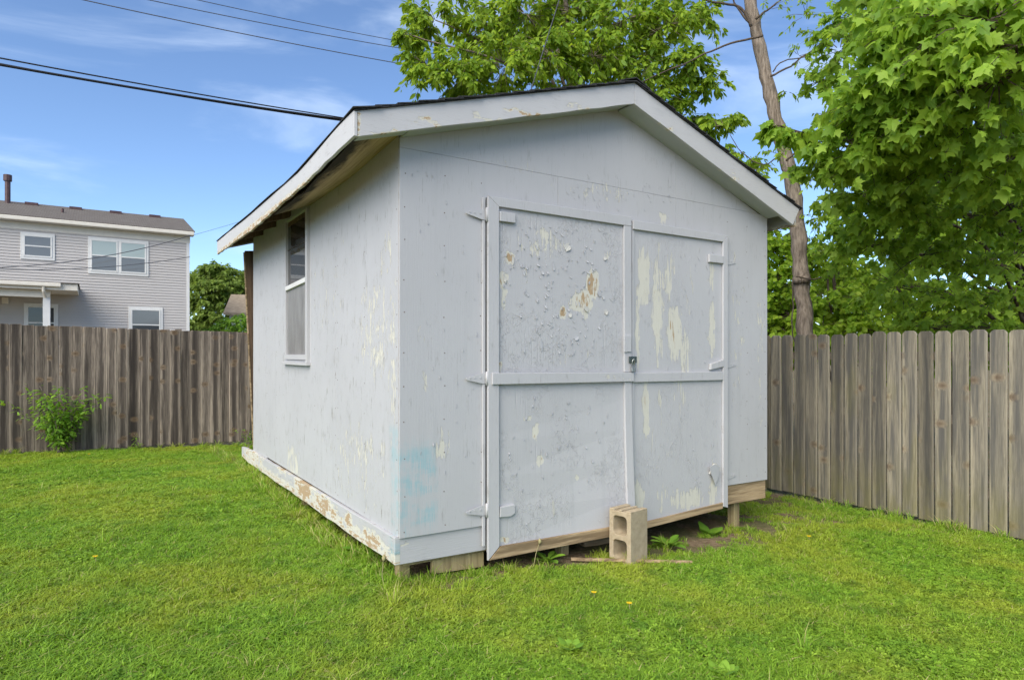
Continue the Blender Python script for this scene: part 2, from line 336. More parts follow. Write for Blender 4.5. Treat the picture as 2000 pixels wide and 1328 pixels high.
M['post'] = wood_mat('treated_post', (0.33, 0.26, 0.13), (0.46, 0.37, 0.20), (0.18, 0.13, 0.07), 'z', 1.0, rnd=False)
M['brown_board'] = wood_mat('brown_board', (0.10, 0.062, 0.038), (0.19, 0.125, 0.08), (0.05, 0.032, 0.02), 'z', 1.0, rnd=False)
M['shingle'] = plain('asphalt_shingle', (0.045, 0.045, 0.047), 0.95, 0.1, var=.35, sc_=40, bump=.6)
M['steel'] = plain('zinc_steel', (0.42, 0.43, 0.42), 0.42, 0.5, 0.9, .25, 60)
M['dark_steel'] = plain('dark_steel', (0.12, 0.15, 0.14), 0.5, 0.5, 0.8, .3, 60)
M['dark_in'] = plain('shed_inside', (0.07, 0.06, 0.05), 0.9, 0.1)
M['white_trim'] = plain('white_trim', (0.66, 0.655, 0.63), 0.5, 0.35, var=.05)
M['glass'] = (lambda T: T.done(T.bsdf((0.035, 0.036, 0.036), 0.03, 0.75, None, **{'IOR': 1.6})))(NT('window_glass'))
def screen_mat():
    T = NT('insect_screen'); p = T.coord(); n = T.noise(T.map(p, (1, 9, 3)), 1.0, 4); f = T.noise(p, 160, 2)
    c = T.mix(T.lin(n, .3, .7), (0.165, 0.16, 0.157), (0.26, 0.255, 0.25))
    c = T.mix(T.ss(f, .68, .72, 0, .6), c, (0.5, 0.5, 0.5))
    d = T.bsdf(c, 0.35, 0.5)
    return T.done(d)
M['screen'] = screen_mat()
def soffit_mat():
    T = NT('soffit_plywood'); p = T.coord(); sp = T.n('SeparateXYZ', {0: p}); n = T.noise(T.map(p, (6, 2, 1)), 1.0, 6, .65)
    g = T.noise(T.map(p, (60, 3, 1)), 1.0, 4)
    c = T.mix(T.lin(g, .3, .7), (0.36, 0.25, 0.14), (0.54, 0.40, 0.24))
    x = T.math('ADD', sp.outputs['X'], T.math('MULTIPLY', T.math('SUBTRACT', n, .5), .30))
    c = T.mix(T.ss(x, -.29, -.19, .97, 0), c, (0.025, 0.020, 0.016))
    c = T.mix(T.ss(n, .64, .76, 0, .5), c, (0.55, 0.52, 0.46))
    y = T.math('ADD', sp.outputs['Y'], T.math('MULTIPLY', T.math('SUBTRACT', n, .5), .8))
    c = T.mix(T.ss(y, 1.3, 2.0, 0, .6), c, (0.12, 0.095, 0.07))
    return T.done(T.bsdf(c, .9, .15, T.bump(n, .4, .01)))
M['soffit'] = soffit_mat()
M['soffit_gable'] = paint_mat('paint_gable_soffit', 'x', [], thr=.74, base=(0.42, 0.44, 0.435))

W, L = 3.64, 4.37                # plan of the walls
RX, RZ = 1.80, 3.447             # ridge
LX, LZ, QX, QZ = -0.354, 2.80, 3.87, 2.75
YF, YB = -0.20, 4.62
def smooth(t): t = np.clip(t, 0, 1); return t * t * (3 - 2 * t)
def roofz(x, y):
    if x <= RX: return LZ + (RZ - LZ) * (x - LX) / (RX - LX) - 0.075 * float(smooth((y - YF) / 1.3)) * (RX - x) / (RX - LX) * (1 - .35 * float(smooth((y - 2.4) / 2.2))) 
    return RZ + (QZ - RZ) * (x - RX) / (QX - RX)
BD = 0.155                        # depth of barge boards
def sheet(pts, name='plywood_sheet', mat='wall_front', t0=-0.014, t1=0.0, ax='y', parent=SH):
    return MB().prism(pts, t0, t1, ax).build(name, M[mat], parent, bevel=.001)
g = .0007
zt = 2.70
def under(x): return roofz(x, YF) - BD + .012
sheet([(-.012, .26), (.612, .255), (.612, 2.468), (1.22 - .0016, 2.468), (1.22 - .0016, zt - g), (-.012, zt - g)])
sheet([(1.22 + .0016, 2.468), (2.44 - .0014, 2.452), (2.44 - .0014, zt - g), (1.22 + .0016, zt - g)])
sheet([(3.046, .25), (W + .012, .243), (W + .012, under(W)), (3.52, zt - g), (2.44 + g, zt - g), (2.44 + g, 2.452), (3.046, 2.445)])
sheet([(-.012, zt + g), (2.44 - .0014, zt + g), (2.44 - .0014, under(2.44)), (RX, under(RX)), (-.012, under(-.012))])
sheet([(2.44 + g, zt + g), (3.52, zt + g), (2.44 + g, under(2.44))])
# left wall sheets, notched round the window
wy0, wy1, wz0, wz1 = 1.985, 2.825, 1.37, 2.735
tz = 2.79
for poly in ([(.004, .262), (1.22 - g, .268), (1.22 - g, tz), (.004, tz)],
             [(1.22 + g, .268), (2.44 - g, .274), (2.44 - g, wz0), (wy0, wz0), (wy0, tz), (1.22 + g, tz)],
             [(2.44 + g, .274), (3.66 - g, .279), (3.66 - g, tz), (wy1, tz), (wy1, wz0), (2.44 + g, wz0)],
             [(3.66 + g, .262), (L, .262), (L, tz), (3.66 + g, tz)]):
    sheet(poly, mat='wall_left', t0=-.013, t1=0.001, ax='x')
for y0, y1 in ((0, 1.22), (1.22, 2.44), (2.44, 3.66), (3.66, L)): sheet([(y0 + g, .25), (y1 - g, .25), (y1 - g, 2.70), (y0 + g, 2.70)], mat='wall_left', t0=W, t1=W + .014, ax='x')
for x0, x1 in ((0, 1.22), (1.22, 2.44), (2.44, W)):
    top = [(x1 - g, under(x1))] + ([(RX, under(RX))] if x0 < RX < x1 else []) + [(x0 + g, under(x0) - .06)]
    sheet([(x0 + g, .25), (x1 - g, .25)] + top, t0=L, t1=L + .014)
MB().box(-.0125, .003, wy0 + .001, wy1 - .001, wz1 + .001, tz).build('window_header', M['trim_left'], SH)
MB().box(-.011, .003, -.0135, .0035, .262, 2.76).build('corner_edge', M['raw'], SH)
# nail heads along the sheet edges
nb = MB()
def nail(x, y, z, ax):
    r_ = .0045; pts = [(r_ * math.cos(2 * math.pi * i / 6), r_ * math.sin(2 * math.pi * i / 6)) for i in range(6)]
    if ax == 'y': nb.prism([(x + a, z + b) for a, b in pts], y - .0008, y + .002, 'y')
    else: nb.prism([(y + a, z + b) for a, b in pts], x - .0008, x + .002, 'x')
for x in (.02, .30, .575, 3.09, 3.36, 3.62):
    for k in range(11): nail(x + random.uniform(-.006, .006), -.014, .31 + k * .225 + random.uniform(-.02, .02), 'y')
for y in (.03, .61, 1.20, 1.25, 1.83, 2.90, 3.20, 3.64, 3.69, 4.33):
    for k in range(11): nail(-.013, y + random.uniform(-.006, .006), .31 + k * .225 + random.uniform(-.02, .02), 'x')
M['nail'] = plain('rusty_nail', (0.16, 0.12, 0.10), .7, .3, var=.3)
tag(nb.build('nail_heads', M['nail'], SH, fix=False), kind='stuff')
# dark lining so that the inside is closed
MB().box(.03, W - .03, .03, .05, .28, 2.6).box(.03, W - .03, L - .05, L - .03, .28, 2.6).build('inner_lining', M['dark_in'], SH, fix=False)['kind'] = 'stuff'
# floor, skirts, joists, posts
MB().box(.04, W - .04, .04, L - .04, .225, .245).build('floor_deck', M['raw'], SH)
sheet([(-.034, .094), (.622, .084), (.622, .262), (-.034, .268)], 'skirt_board', 'skirt_front', 0.004, .040)
sheet([(3.0, .075), (W + .01, .070), (W + .01, .262), (3.0, .262)], 'skirt_board', 'raw', 0.004, .040)
def left_skirt():
    n = 26; mb = MB(); vs = []; fs = []
    for i in range(n):
        y = .003 + (4.95 - .003) * i / (n - 1); r1 = random.uniform(-.006, .006) * (i > 0); r2 = random.uniform(-.007, .007) * (i > 0)
        zb = .094 + .004 * i / n + r1; zt_ = .262 - .004 * i / n + r2 * .6
        if i > n - 3: zb += .012 * (i - n + 3); zt_ -= .008 * (i - n + 3)
        xo = -.036 + random.uniform(-.002, .002)
        vs += [(xo, y, zb), (-.0135 + .012, y, zb), (-.0135 + .012, y, zt_), (xo, y, zt_)]
    for i in range(n - 1): fs += [(4*i+j, 4*i+(j+1) % 4, 4*i+4+(j+1) % 4, 4*i+4+j) for j in range(4)]
    fs += [(0, 1, 2, 3), (4*n-1, 4*n-2, 4*n-3, 4*n-4)]
    return mb.add(vs, fs).build('skirt_board', M['skirt_left'], SH, bevel=.003)
tag(left_skirt(), 'rotten long skirt board with bare wood patches')
MB().box(W - .04, W - .002, .045, L, .08, .25).build('skirt_board', M['raw'], SH)
for y in (.05, 1.1, 2.2, 3.3, 4.3): MB().box(.045, W - .045, y, y + .04, .06, .222).build('joist', M['post'], SH, bevel=.003)
for x in (.03, 1.33, 3.32):
    for y in (.095, 2.35, 4.2):
        zb = float(gz(x, y)) - .12
        MB().box(x, x + .075, y, y + .075, zb, .222 if y > .1 else .222).build('post', M['post'], SH, bevel=.003)
MB().hexa([(.25, .06, -.03), (.64, .06, -.05), (.64, .095, -.05), (.25, .095, -.03), (.25, .06, .06), (.64, .06, .055), (.64, .095, .055), (.25, .095, .06)]).build('sill_beam', M['post'], SH, bevel=.003)

# ---- roof
def slope(x0, x1, name_deck):
    """deck from eave x0 to ridge x1 plus shingle courses"""
    ys = np.linspace(YF + .004, YB, 13); up = 1 if x1 > x0 else -1
    def grid(xa, xb, za, zb, ja=0, y0=None, y1=None, tk=.012):
        mb = MB(); vs = []; fs = []
        yy = ys if y0 is None else np.linspace(y0, y1, 13)
        for i, y in enumerate(yy):
            j = random.uniform(-.006, .006) * ja
            vs += [(xa - up * j, y, roofz(xa, y) + za - tk), (xa - up * j, y, roofz(xa, y) + za), (xb, y, roofz(xb, y) + zb), (xb, y, roofz(xb, y) + zb - tk)]
        n = len(yy)
        for i in range(n - 1): fs += [(4*i+j, 4*i+(j+1) % 4, 4*i+4+(j+1) % 4, 4*i+4+j) for j in range(4)]
        fs += [(0, 1, 2, 3), (4*n-1, 4*n-2, 4*n-3, 4*n-4)]
        return mb.add(vs, fs)
    deck = grid(x0, x1, -.002, -.002, tk=.016).build('roof_deck', M['brown_board'], SH)
    n = 16; ex = (x1 - x0) / n
    for k in range(n):
        xa = x0 - up * .025 + ex * k; xb = min(max(xa + ex * 1.25, min(x0, x1)), max(x0, x1))
        o = grid(xa, xb, .018 + .0, .008, 1.0, YF - .018 + random.uniform(-.012, .006), YB + .02, tk=.007).build('shingle_course', M['shingle'], deck)
    grid(x0 - up * .018, x1, .006, .006, .4, YF - .012, YB + .015, tk=.008).build('underlayment', M['shingle'], deck)
slope(LX, RX, 'l'); slope(QX, RX, 'r')
mb = MB()
for i in range(24):
    y = YF - .02 + i * .205; a = .02 + random.uniform(0, .006)
    for s in (-1, 1): mb.hexa([(RX, y, RZ + .028), (RX + s*.15, y, roofz(RX + s*.15, y) + .022), (RX + s*.15, y + .22, roofz(RX + s*.15, y) + .022), (RX, y + .22, RZ + .028), (RX, y, RZ + .036), (RX + s*.15, y, roofz(RX + s*.15, y) + .03), (RX + s*.15, y + .22, roofz(RX + s*.15, y) + .03), (RX, y + .22, RZ + .036)])
mb.build('ridge_cap', M['shingle'], SH)['kind'] = 'stuff'
# barge boards (mitred at the ridge), slightly uneven lower edge
def barge(xa, xb, y0, y1, da=.150, db=.158, sq=0.0):
    n = 14; vs = []; fs = []
    for i in range(n):
        t = i / (n - 1); x = xa + (xb - xa) * t; d = da + (db - da) * t + (random.uniform(-.003, .003) if 0 < i < n - 1 else 0)
        zt_ = roofz(x, YF) - .001; xo = x + (sq if i == 0 else 0)
        zb = roofz(xo, YF) - d
        vs += [(x, y0, zt_), (x, y1, zt_), (xo, y1, zb), (xo, y0, zb)]
    for i in range(n - 1): fs += [(4*i+j, 4*i+(j+1) % 4, 4*i+4+(j+1) % 4, 4*i+4+j) for j in range(4)]
    fs += [(0, 1, 2, 3), (4*n-1, 4*n-2, 4*n-3, 4*n-4)]
    return MB().add(vs, fs).build('bargeboard', M['barge'], SH, bevel=.003)
barge(LX + .004, RX - .0012, YF, YF + .030); barge(QX, RX + .0012, YF, YF + .030, .190, .160, -.10)
barge(LX + .02, RX - .0012, YB - .03, YB - .002); barge(QX, RX + .0012, YB - .03, YB - .002, .190, .16, -.1)
# gable soffit strips behind the front barge boards
def strip(xa, xb, y0, y1, drop, name, mat, th=.010):
    n = 8; vs = []; fs = []
    for i in range(n):
        x = xa + (xb - xa) * i / (n - 1); z = roofz(x, YF) - drop
        vs += [(x, y0, z), (x, y1, z), (x, y1, z + th), (x, y0, z + th)]
    for i in range(n - 1): fs += [(4*i+j, 4*i+(j+1) % 4, 4*i+4+(j+1) % 4, 4*i+4+j) for j in range(4)]
    fs += [(0, 1, 2, 3), (4*n-1, 4*n-2, 4*n-3, 4*n-4)]
    return MB().add(vs, fs).build(name, M[mat], SH)
strip(-.01, RX, YF + .031, -.0145, BD - .010, 'gable_soffit', 'soffit_gable'); strip(W + .0, RX, YF + .031, -.0145, BD + .004, 'gable_soffit', 'soffit_gable')
strip(LX + .03, -.012, YF + .031, YF + .14, BD - .014, 'soffit_return', 'soffit_gable')
# eave fascias
def fascia(x0, x1, xr, y0, y1, depth, mat):
    n = 36; vs = []; fs = []
    for i in range(n):
        y = y0 + (y1 - y0) * i / (n - 1); zt_ = roofz(xr, y) - .004
        d = depth - .02 * float(smooth((y - .1) / .7)) * (1 - float(smooth((y - 1.2) / .9))) + .012 * float(smooth((y - 2) / .6)) + random.uniform(-.006, .006)
        vs += [(x0, y, zt_), (x1, y, zt_), (x1, y, zt_ - d), (x0, y, zt_ - d)]
    for i in range(n - 1): fs += [(4*i+j, 4*i+(j+1) % 4, 4*i+4+(j+1) % 4, 4*i+4+j) for j in range(4)]
    fs += [(0, 1, 2, 3), (4*n-1, 4*n-2, 4*n-3, 4*n-4)]
    return MB().add(vs, fs).build('fascia_board', M[mat], SH, bevel=.003)
fascia(LX - .018, LX + .003, LX, YF - .004, YB, .140, 'fascia'); fascia(QX - .02, QX + .002, QX, YF + .035, YB, .15, 'fascia')
# soffit of the left eave: plywood at the front, open rafters at the back
def soffit(y0, y1):
    n = 12; vs = []; fs = []
    for i in range(n):
        y = y0 + (y1 - y0) * i / (n - 1); za = roofz(LX, y) - .128 + random.uniform(-.004, .004); zb = roofz(0, y) - .128
        zb = max(zb, 2.715)
        xa = LX + .02 + (random.uniform(0, .02))
        vs += [(xa, y, za), (-.013, y, zb), (-.013, y, zb + .01), (xa, y, za + .01)]
    for i in range(n - 1): fs += [(4*i+j, 4*i+(j+1) % 4, 4*i+4+(j+1) % 4, 4*i+4+j) for j in range(4)]
    fs += [(0, 1, 2, 3), (4*n-1, 4*n-2, 4*n-3, 4*n-4)]
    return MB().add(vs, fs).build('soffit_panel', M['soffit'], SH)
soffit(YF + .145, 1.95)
for y in (2.02, 2.62, 3.22, 3.82, 4.4):
    mb = MB(); z0 = roofz(LX + .02, y) - .02; z1 = roofz(.9, y) - .02
    mb.hexa([(LX + .02, y, z0 - .09), (.9, y, z1 - .09), (.9, y + .038, z1 - .09), (LX + .02, y + .038, z0 - .09), (LX + .02, y, z0), (.9, y, z1), (.9, y + .038, z1), (LX + .02, y + .038, z0)])
    mb.build('rafter', M['brown_board'], SH, bevel=.002)
MB().box(0.003, .04, .01, L, 2.66, 2.74).build('top_plate', M['brown_board'], SH)

# ---- window in the left wall
WN = tag(MB().prism([(wy0, wz0), (wy1, wz0), (wy1, wz1), (wy0, wz1)], .035, .05, 'x').build('window', M['dark_in'], SH), 'tall double hung window with a screen below')
def wbox(y0, y1, z0, z1, x0, x1, name, mat): return MB().box(x0, x1, y0, y1, z0, z1).build(name, M[mat], WN, bevel=.002)
wbox(wy0 - .012, wy0 + .045, wz0 - .035, wz1, -.040, .034, 'frame', 'trim_left'); wbox(wy1 - .030, wy1 + .006, wz0, wz1, -.022, .034, 'frame', 'trim_left')
wbox(wy0 + .0455, wy1 - .0305, wz1 - .03, wz1, -.022, .034, 'frame', 'trim_left')
wbox(wy0 - .03, wy1 + .006, wz0 - .062, wz0 - .036, -.052, -.014, 'sill', 'trim_left')
wbox(wy0 + .0455, wy1 - .0305, wz0 - .012, wz0 + .035, -.030, .034, 'sill', 'trim_left')
wbox(wy0 + .046, wy0 + .060, wz0 + .036, wz1 - .031, -.010, .010, 'sash_stile', 'white_trim')
MB().hexa([(-.026, wy0 + .0605, 2.055), (.012, wy0 + .0605, 2.055), (.012, wy1 - .031, 2.030), (-.026, wy1 - .031, 2.030), (-.026, wy0 + .0605, 2.100), (.012, wy0 + .0605, 2.100), (.012, wy1 - .031, 2.072), (-.026, wy1 - .031, 2.072)]).build('meeting_rail', M['white_trim'], WN, bevel=.004)
MB().box(.004, .008, wy0 + .0605, wy1 - .031, 2.08, wz1 - .031).build('pane', M['glass'], WN)
MB().box(-.004, -.001, wy0 + .0605, wy1 - .031, wz0 + .036, 2.05).build('screen', M['screen'], WN)
wbox(wy0 + .0608, wy1 - .0312, wz1 - .30, wz1 - .31, .0, .0035, 'sash_bar', 'dark_in')

# ---- doors
def warpL(x, z): return -.055 * max(0, (1.15 - z) / 1.15) ** 1.3 * max(0, (x - .61) / 1.3)
def dpart(poly, y0, y1, name, mat, parent, warp=None, bevel=.003, div=0.25):
    """flat door piece; subdivided along its height so that the warp bends it"""
    mb = MB().prism(poly, y0, y1, 'y')
    me = bpy.data.meshes.new(name); me.from_pydata(mb.v, [], mb.f); bm = bmesh.new(); bm.from_mesh(me)
    bmesh.ops.recalc_face_normals(bm, faces=bm.faces)
    zs = [v.co.z for v in bm.verts]; z = min(zs) + div
    while warp and z < max(zs) - .02:
        bmesh.ops.bisect_plane(bm, geom=bm.verts[:] + bm.edges[:] + bm.faces[:], plane_co=(0, 0, z), plane_no=(0, 0, 1)); z += div
    if warp:
        for v in bm.verts: v.co.y += warp(v.co.x, v.co.z)
    bm.to_mesh(me); bm.free(); me.materials.append(M[mat]); o = link(bpy.data.objects.new(name, me), parent)
    m = o.modifiers.new('bevel', 'BEVEL'); m.width = bevel; m.segments = 2; m.limit_method = 'ANGLE'; m.angle_limit = R(40)
    return o
DL = tag(dpart([(.612, .075), (1.905, .075), (1.905, 2.462), (.612, 2.462)], -.034, -.020, 'door', 'door_left', SH, warpL), 'left shed door with large blistered and peeled patches')
DR = tag(dpart([(1.912, .07), (3.046, .09), (3.046, 2.44), (1.912, 2.44)], -.033, -.019, 'door', 'door_right', SH), 'right shed door with long pale streaks of lost paint')
yt0, yt1 = -.056, -.0345
dpart([(.606, .026), (.692, .108), (.692, 2.408), (.606, 2.47)], yt0, yt1, 'stile', 'trim', DL, warpL)
dpart([(.606, 2.4705), (.692, 2.4085), (1.825, 2.405), (1.905, 2.405), (1.905, 2.478)], yt0, yt1, 'rail', 'trim', DL)
dpart([(1.828, .10), (1.905, .10), (1.908, 1.196), (1.835, 1.196)], yt0, yt1, 'stile', 'trim', DL, warpL)
dpart([(1.835, 1.27), (1.91, 1.27), (1.905, 2.404), (1.83, 2.404)], yt0 + .002, yt1, 'stile', 'trim', DL, warpL)
dpart([(.630, 1.206), (1.915, 1.197), (1.918, 1.268), (.630, 1.283)], yt0 - .016, yt1 - .0225, 'rail', 'trim', DL, warpL)
dpart([(.612, .026), (.70, .107), (1.905, .107), (1.905, .040)], yt0, yt1, 'rail', 'raw', DL, warpL)
dpart([(.697, 2.311), (.822, 2.311), (.822, 2.376), (.697, 2.376)], yt0 - .004, yt1, 'hinge_block', 'trim', DL)
dpart([(.697, .306), (.785, .300), (.82, .318), (.818, .378), (.70, .374)], yt0 - .004, yt1, 'hinge_block', 'trim', DL)
dpart([(1.818, 1.424), (1.895, 1.428), (1.897, 1.556), (1.822, 1.554)], yt0 - .010, yt0 - .0005, 'stop_block', 'trim', DL)
# right door trim
dpart([(1.925, 2.385), (2.985, 2.385), (3.046, 2.444), (1.925, 2.455)], yt0, yt1, 'rail', 'trim', DR)
dpart([(2.986, .085), (3.046, .068), (3.046, 2.443), (2.986, 2.384)], yt0, yt1, 'stile', 'trim', DR)
dpart([(1.925, 1.190), (2.985, 1.184), (2.985, 1.258), (1.925, 1.262)], yt0, yt1, 'rail', 'trim', DR)
dpart([(1.925, .022), (2.985, .066), (2.985, .118), (1.925, .075)], yt0 + .004, yt1, 'rail', 'raw', DR)
dpart([(2.805, 2.196), (2.985, 2.196), (2.985, 2.262), (2.805, 2.262)], yt0 - .004, yt1, 'hinge_block', 'trim', DR)
dpart([(2.82, 1.258 + .018), (2.985, 1.30), (2.985, 1.362), (2.825, 1.325)], yt0 - .004, yt1, 'hinge_block', 'trim', DR)
dpart([(1.926, .10), (1.952, .10), (1.952, 2.384), (1.926, 2.384)], -.040, -.0335, 'astragal', 'trim', DR)
# jamb strips beside the doors
MB().box(.578, .598, -.030, -.0145, .12, 2.46).build('jamb_strip', M['trim'], SH, bevel=.003)
MB().box(3.050, 3.068, -.026, -.0145, .10, 2.44).build('jamb_strip', M['trim'], SH, bevel=.003)
# strap hinges painted over: pointed leaf on the wall, knuckle, screws
def hinge(z, side, parent):
    s = side; x0 = .598 if s < 0 else 3.050
    def X(d): return x0 + s * d
    h = MB().prism([(X(-.004), z + .036), (X(.03), z + .034), (X(.146), z + .008), (X(.152), z), (X(.146), z - .008), (X(.03), z - .034), (X(-.004), z - .036)], -.0345 if s < 0 else -.0195, -.0300 if s < 0 else -.0150, 'y').build('hinge', M['trim'], parent, bevel=.001)
    if s < 0:
        MB().tube([(X(-.004), -.046, z - .046), (X(-.004), -.046, z + .046)], .010, 8).build('hinge_knuckle', M['trim'], parent, smooth=True)
    for d in (.04, .085, .12):
        y = -.0345 if s < 0 else -.0195
        MB().tube([(X(d), y - .003, z + .006 * (-1) ** int(d * 100)), (X(d), y + .002, z + .006 * (-1) ** int(d * 100))], .006, 8).build('screw', M['trim'], parent)
for z in (2.345, 1.247, .364): hinge(z, -1, DL)
for z in (2.225, 1.315, .33): hinge(z, 1, DR)
# hasp and padlock
MB().box(1.868, 1.950, -.066, -.0625, 1.340, 1.392).build('hasp', M['dark_steel'], DR, bevel=.002)
MB().tube([(1.893, -.072, 1.315), (1.893, -.078, 1.36), (1.903, -.082, 1.372), (1.917, -.078, 1.36), (1.917, -.072, 1.315)], .0045, 6).build('padlock_shackle', M['steel'], DR, smooth=True)
MB().box(1.884, 1.926, -.084, -.064, 1.272, 1.318).build('padlock', M['steel'], DR, bevel=.004)
MB().tube([(1.90, -.062, 1.368), (1.90, -.075, 1.368)], .010, 8).build('hasp_staple', M['dark_steel'], DR)

# ---- curling paint flakes
def flake(mb, x, z, w_, h_, curl, y=-.0345, ang=0.0, up=False):
    """ragged thin tongue of paint, fixed along its upper end and standing off the board towards its free end"""
    n = 6; ca, sa = math.cos(ang), math.sin(ang); vs = []; fs = []
    wl = [random.uniform(.5, 1.0) for _ in range(n)]; wr = [random.uniform(.4, 1.0) for _ in range(n)]; wl[-1] *= .3; wr[-1] *= .25; wl[0] *= .7; wr[0] *= .6
    for i in range(n):
        t = i / (n - 1); lift = curl * .013 * t ** 1.6 * min(1, h_ / .02); tw = random.uniform(-.3, .3) * lift
        for s, ww in ((-1, wl[i]), (1, wr[i])):
            dx = s * w_ * .5 * ww; dz = -h_ * (t + random.uniform(-.06, .06)) * (1 - .25 * curl * t)
            vs.append((x + dx * ca - dz * sa, y - .0008 - lift - s * tw, z + dx * sa + dz * ca))
    m = len(vs); vs += [(a, b - .0009, c) for a, b, c in vs]
    for i in range(n - 1): fs += [(2*i, 2*i+1, 2*i+3, 2*i+2), (m+2*i+2, m+2*i+3, m+2*i+1, m+2*i), (2*i, 2*i+2, m+2*i+2, m+2*i), (2*i+1, m+2*i+1, m+2*i+3, 2*i+3)]
    fs += [(0, m, m+1, 1), (2*n-2, 2*n-1, m+2*n-1, m+2*n-2)]
    mb.add(vs, fs)
M['flake'] = plain('paint_flake', (0.40, 0.404, 0.415), .6, .3, var=.05); M['flake_pale'] = plain('paint_flake_pale', (0.46, 0.45, 0.41), .65, .3, var=.06)
big = [(1105, 478, 26, 16, 2.0, .7, 'flake_pale'), (1148, 600, 24, 12, 1.6, -.6, 'flake_pale'), (1182, 606, 14, 12, 1.8, .5, 'flake_pale'), (985, 540, 12, 16, 1.5, .2, 'flake_pale'), (1112, 612, 14, 10, 2.0, .4, 'flake_pale'), (1172, 572, 18, 10, 1.8, -.6, 'flake'),
       (1180, 502, 12, 8, 1.8, .6, 'flake_pale'), (1056, 662, 9, 26, 1.0, .08, 'flake'), (1080, 510, 8, 22, 1.1, .1, 'flake'), (1122, 655, 20, 14, 1.6, .7, 'flake'), (1078, 975, 10, 36, .8, .05, 'flake_pale'), (1172, 915, 6, 12, 1.5, -.4, 'flake'), (1200, 560, 6, 30, .9, -.1, 'flake'), (1002, 500, 8, 22, 1.3, -.1, 'flake_pale')]
for u, v, wu, hv, cu, an, mt in big:
    p = onY(u, v, -.035); s = abs(onY(u + 1, v, -.035)[0] - p[0]); q = abs(onY(u, v + 1, -.035)[2] - p[2])
    mb = MB(); flake(mb, p[0], p[2], wu * s * .6, hv * q * .95, cu * .33, -.0345 + warpL(p[0], p[2]), an); mb.build('paint_flake', M[mt], DL, fix=True)
mb = MB()
for _ in range(260):
    k = random.random()
    if k < .5: u, v = random.gauss(1070, 60), random.gauss(510, 60)
    elif k < .8: u, v = random.gauss(1110, 50), random.gauss(660, 40)
    else: u, v = random.uniform(980, 1200), random.uniform(780, 1020)
    if not (978 < u < 1208 and 440 < v < 1020) or 690 < v < 765: continue
    p = onY(u, v, -.035); flake(mb, p[0], p[2], random.uniform(.005, .020), random.uniform(.010, .045), random.uniform(.15, .8), -.0345 + warpL(p[0], p[2]), random.gauss(0, .5))
tag(mb.build('paint_flakes', M['flake'], DL), kind='stuff')
mb = MB()
for _ in range(110):
    u, v = random.uniform(1245, 1398), random.choice([random.uniform(480, 718), random.uniform(760, 960)])
    p = onY(u, v, -.034); flake(mb, p[0], p[2], random.uniform(.004, .012), random.uniform(.012, .05), random.uniform(.1, .5), -.0335, random.gauss(0, .3))
tag(mb.build('paint_flakes', M['flake'], DR), kind='stuff')
p = [onY(*q, -.06) for q in ((1386, 912), (1396, 906), (1406, 912), (1404, 930), (1397, 946), (1389, 925))]
mb = MB(); mb.prism([(q[0], q[2]) for q in p], -.062, -.058, 'y'); tag(mb.build('hanging_flake', M['flake'], DR, bevel=.001), 'loose pointed scrap hanging at the lower right corner')
p = [onY(*q, -.036) for q in ((1384, 925), (1393, 905), (1398, 908), (1389, 926))]
MB().prism([(q[0], q[2]) for q in p], -.050, -.036, 'y').build('paint_flake', M['flake_pale'], DR)
mb = MB()
for _ in range(130):
    u, v = (random.uniform(1100, 1310), random.gauss(378, 16)) if random.random() < .45 else (random.choice([random.uniform(800, 940), random.uniform(1425, 1488)]), random.uniform(330, 930))
    p = onY(u, v, 0)
    if .59 < p[0] < 3.07 and p[2] < 2.5: continue
    if p[2] > 2.69 and p[2] < 2.71: continue
    flake(mb, p[0], p[2], random.uniform(.004, .013), random.uniform(.01, .035), random.uniform(.1, .6), -.0145, random.gauss(0, .4))
tag(mb.build('paint_flakes', M['flake'], SH), kind='stuff')
# ================================================================== FENCES
FC = dict(c0=(0.20, 0.165, 0.125), c1=(0.34, 0.285, 0.22), dark=(0.11, 0.098, 0.088))
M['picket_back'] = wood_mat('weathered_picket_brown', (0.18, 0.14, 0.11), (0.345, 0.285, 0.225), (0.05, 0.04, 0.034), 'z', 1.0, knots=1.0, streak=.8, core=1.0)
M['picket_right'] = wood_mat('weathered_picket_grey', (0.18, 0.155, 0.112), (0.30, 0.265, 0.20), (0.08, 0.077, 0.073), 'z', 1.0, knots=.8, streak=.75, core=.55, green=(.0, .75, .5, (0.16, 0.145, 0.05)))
M['rail_wood'] = wood_mat('fence_rail_wood', (0.2, 0.16, 0.12), (0.3, 0.25, 0.19), (0.1, 0.09, 0.08), 'x')
def picket_mesh(w_, h, ear, mat, seed):
    rs = random.Random(seed); t = .016
    if ear > 0: out = [(-w_/2, 0), (w_/2, 0), (w_/2, h - ear), (w_/2 - ear * .45, h - ear * .35), (w_/2 - ear * 1.0, h), (-w_/2 + ear * 1.0, h), (-w_/2 + ear * .45, h - ear * .35), (-w_/2, h - ear)]
    else: out = [(-w_/2, 0), (w_/2, 0), (w_/2, h - .012), (w_/2 - .014, h), (-w_/2 + .014, h + rs.uniform(-.004, .004)), (-w_/2, h - .012)]
    mb = MB().prism(out, 0, t, 'y'); me = bpy.data.meshes.new('picket'); me.from_pydata(mb.v, [], mb.f)
    bm = bmesh.new(); bm.from_mesh(me); bmesh.ops.recalc_face_normals(bm, faces=bm.faces)
    b0 = [e for e in bm.edges if abs(e.verts[0].co.y - e.verts[1].co.y) < 1e-6 and min(e.verts[0].co.y, e.verts[1].co.y) < 1e-4]
    bmesh.ops.bevel(bm, geom=b0, offset=.0055, segments=1, affect='EDGES'); bm.to_mesh(me); bm.free(); me.materials.append(mat); return me
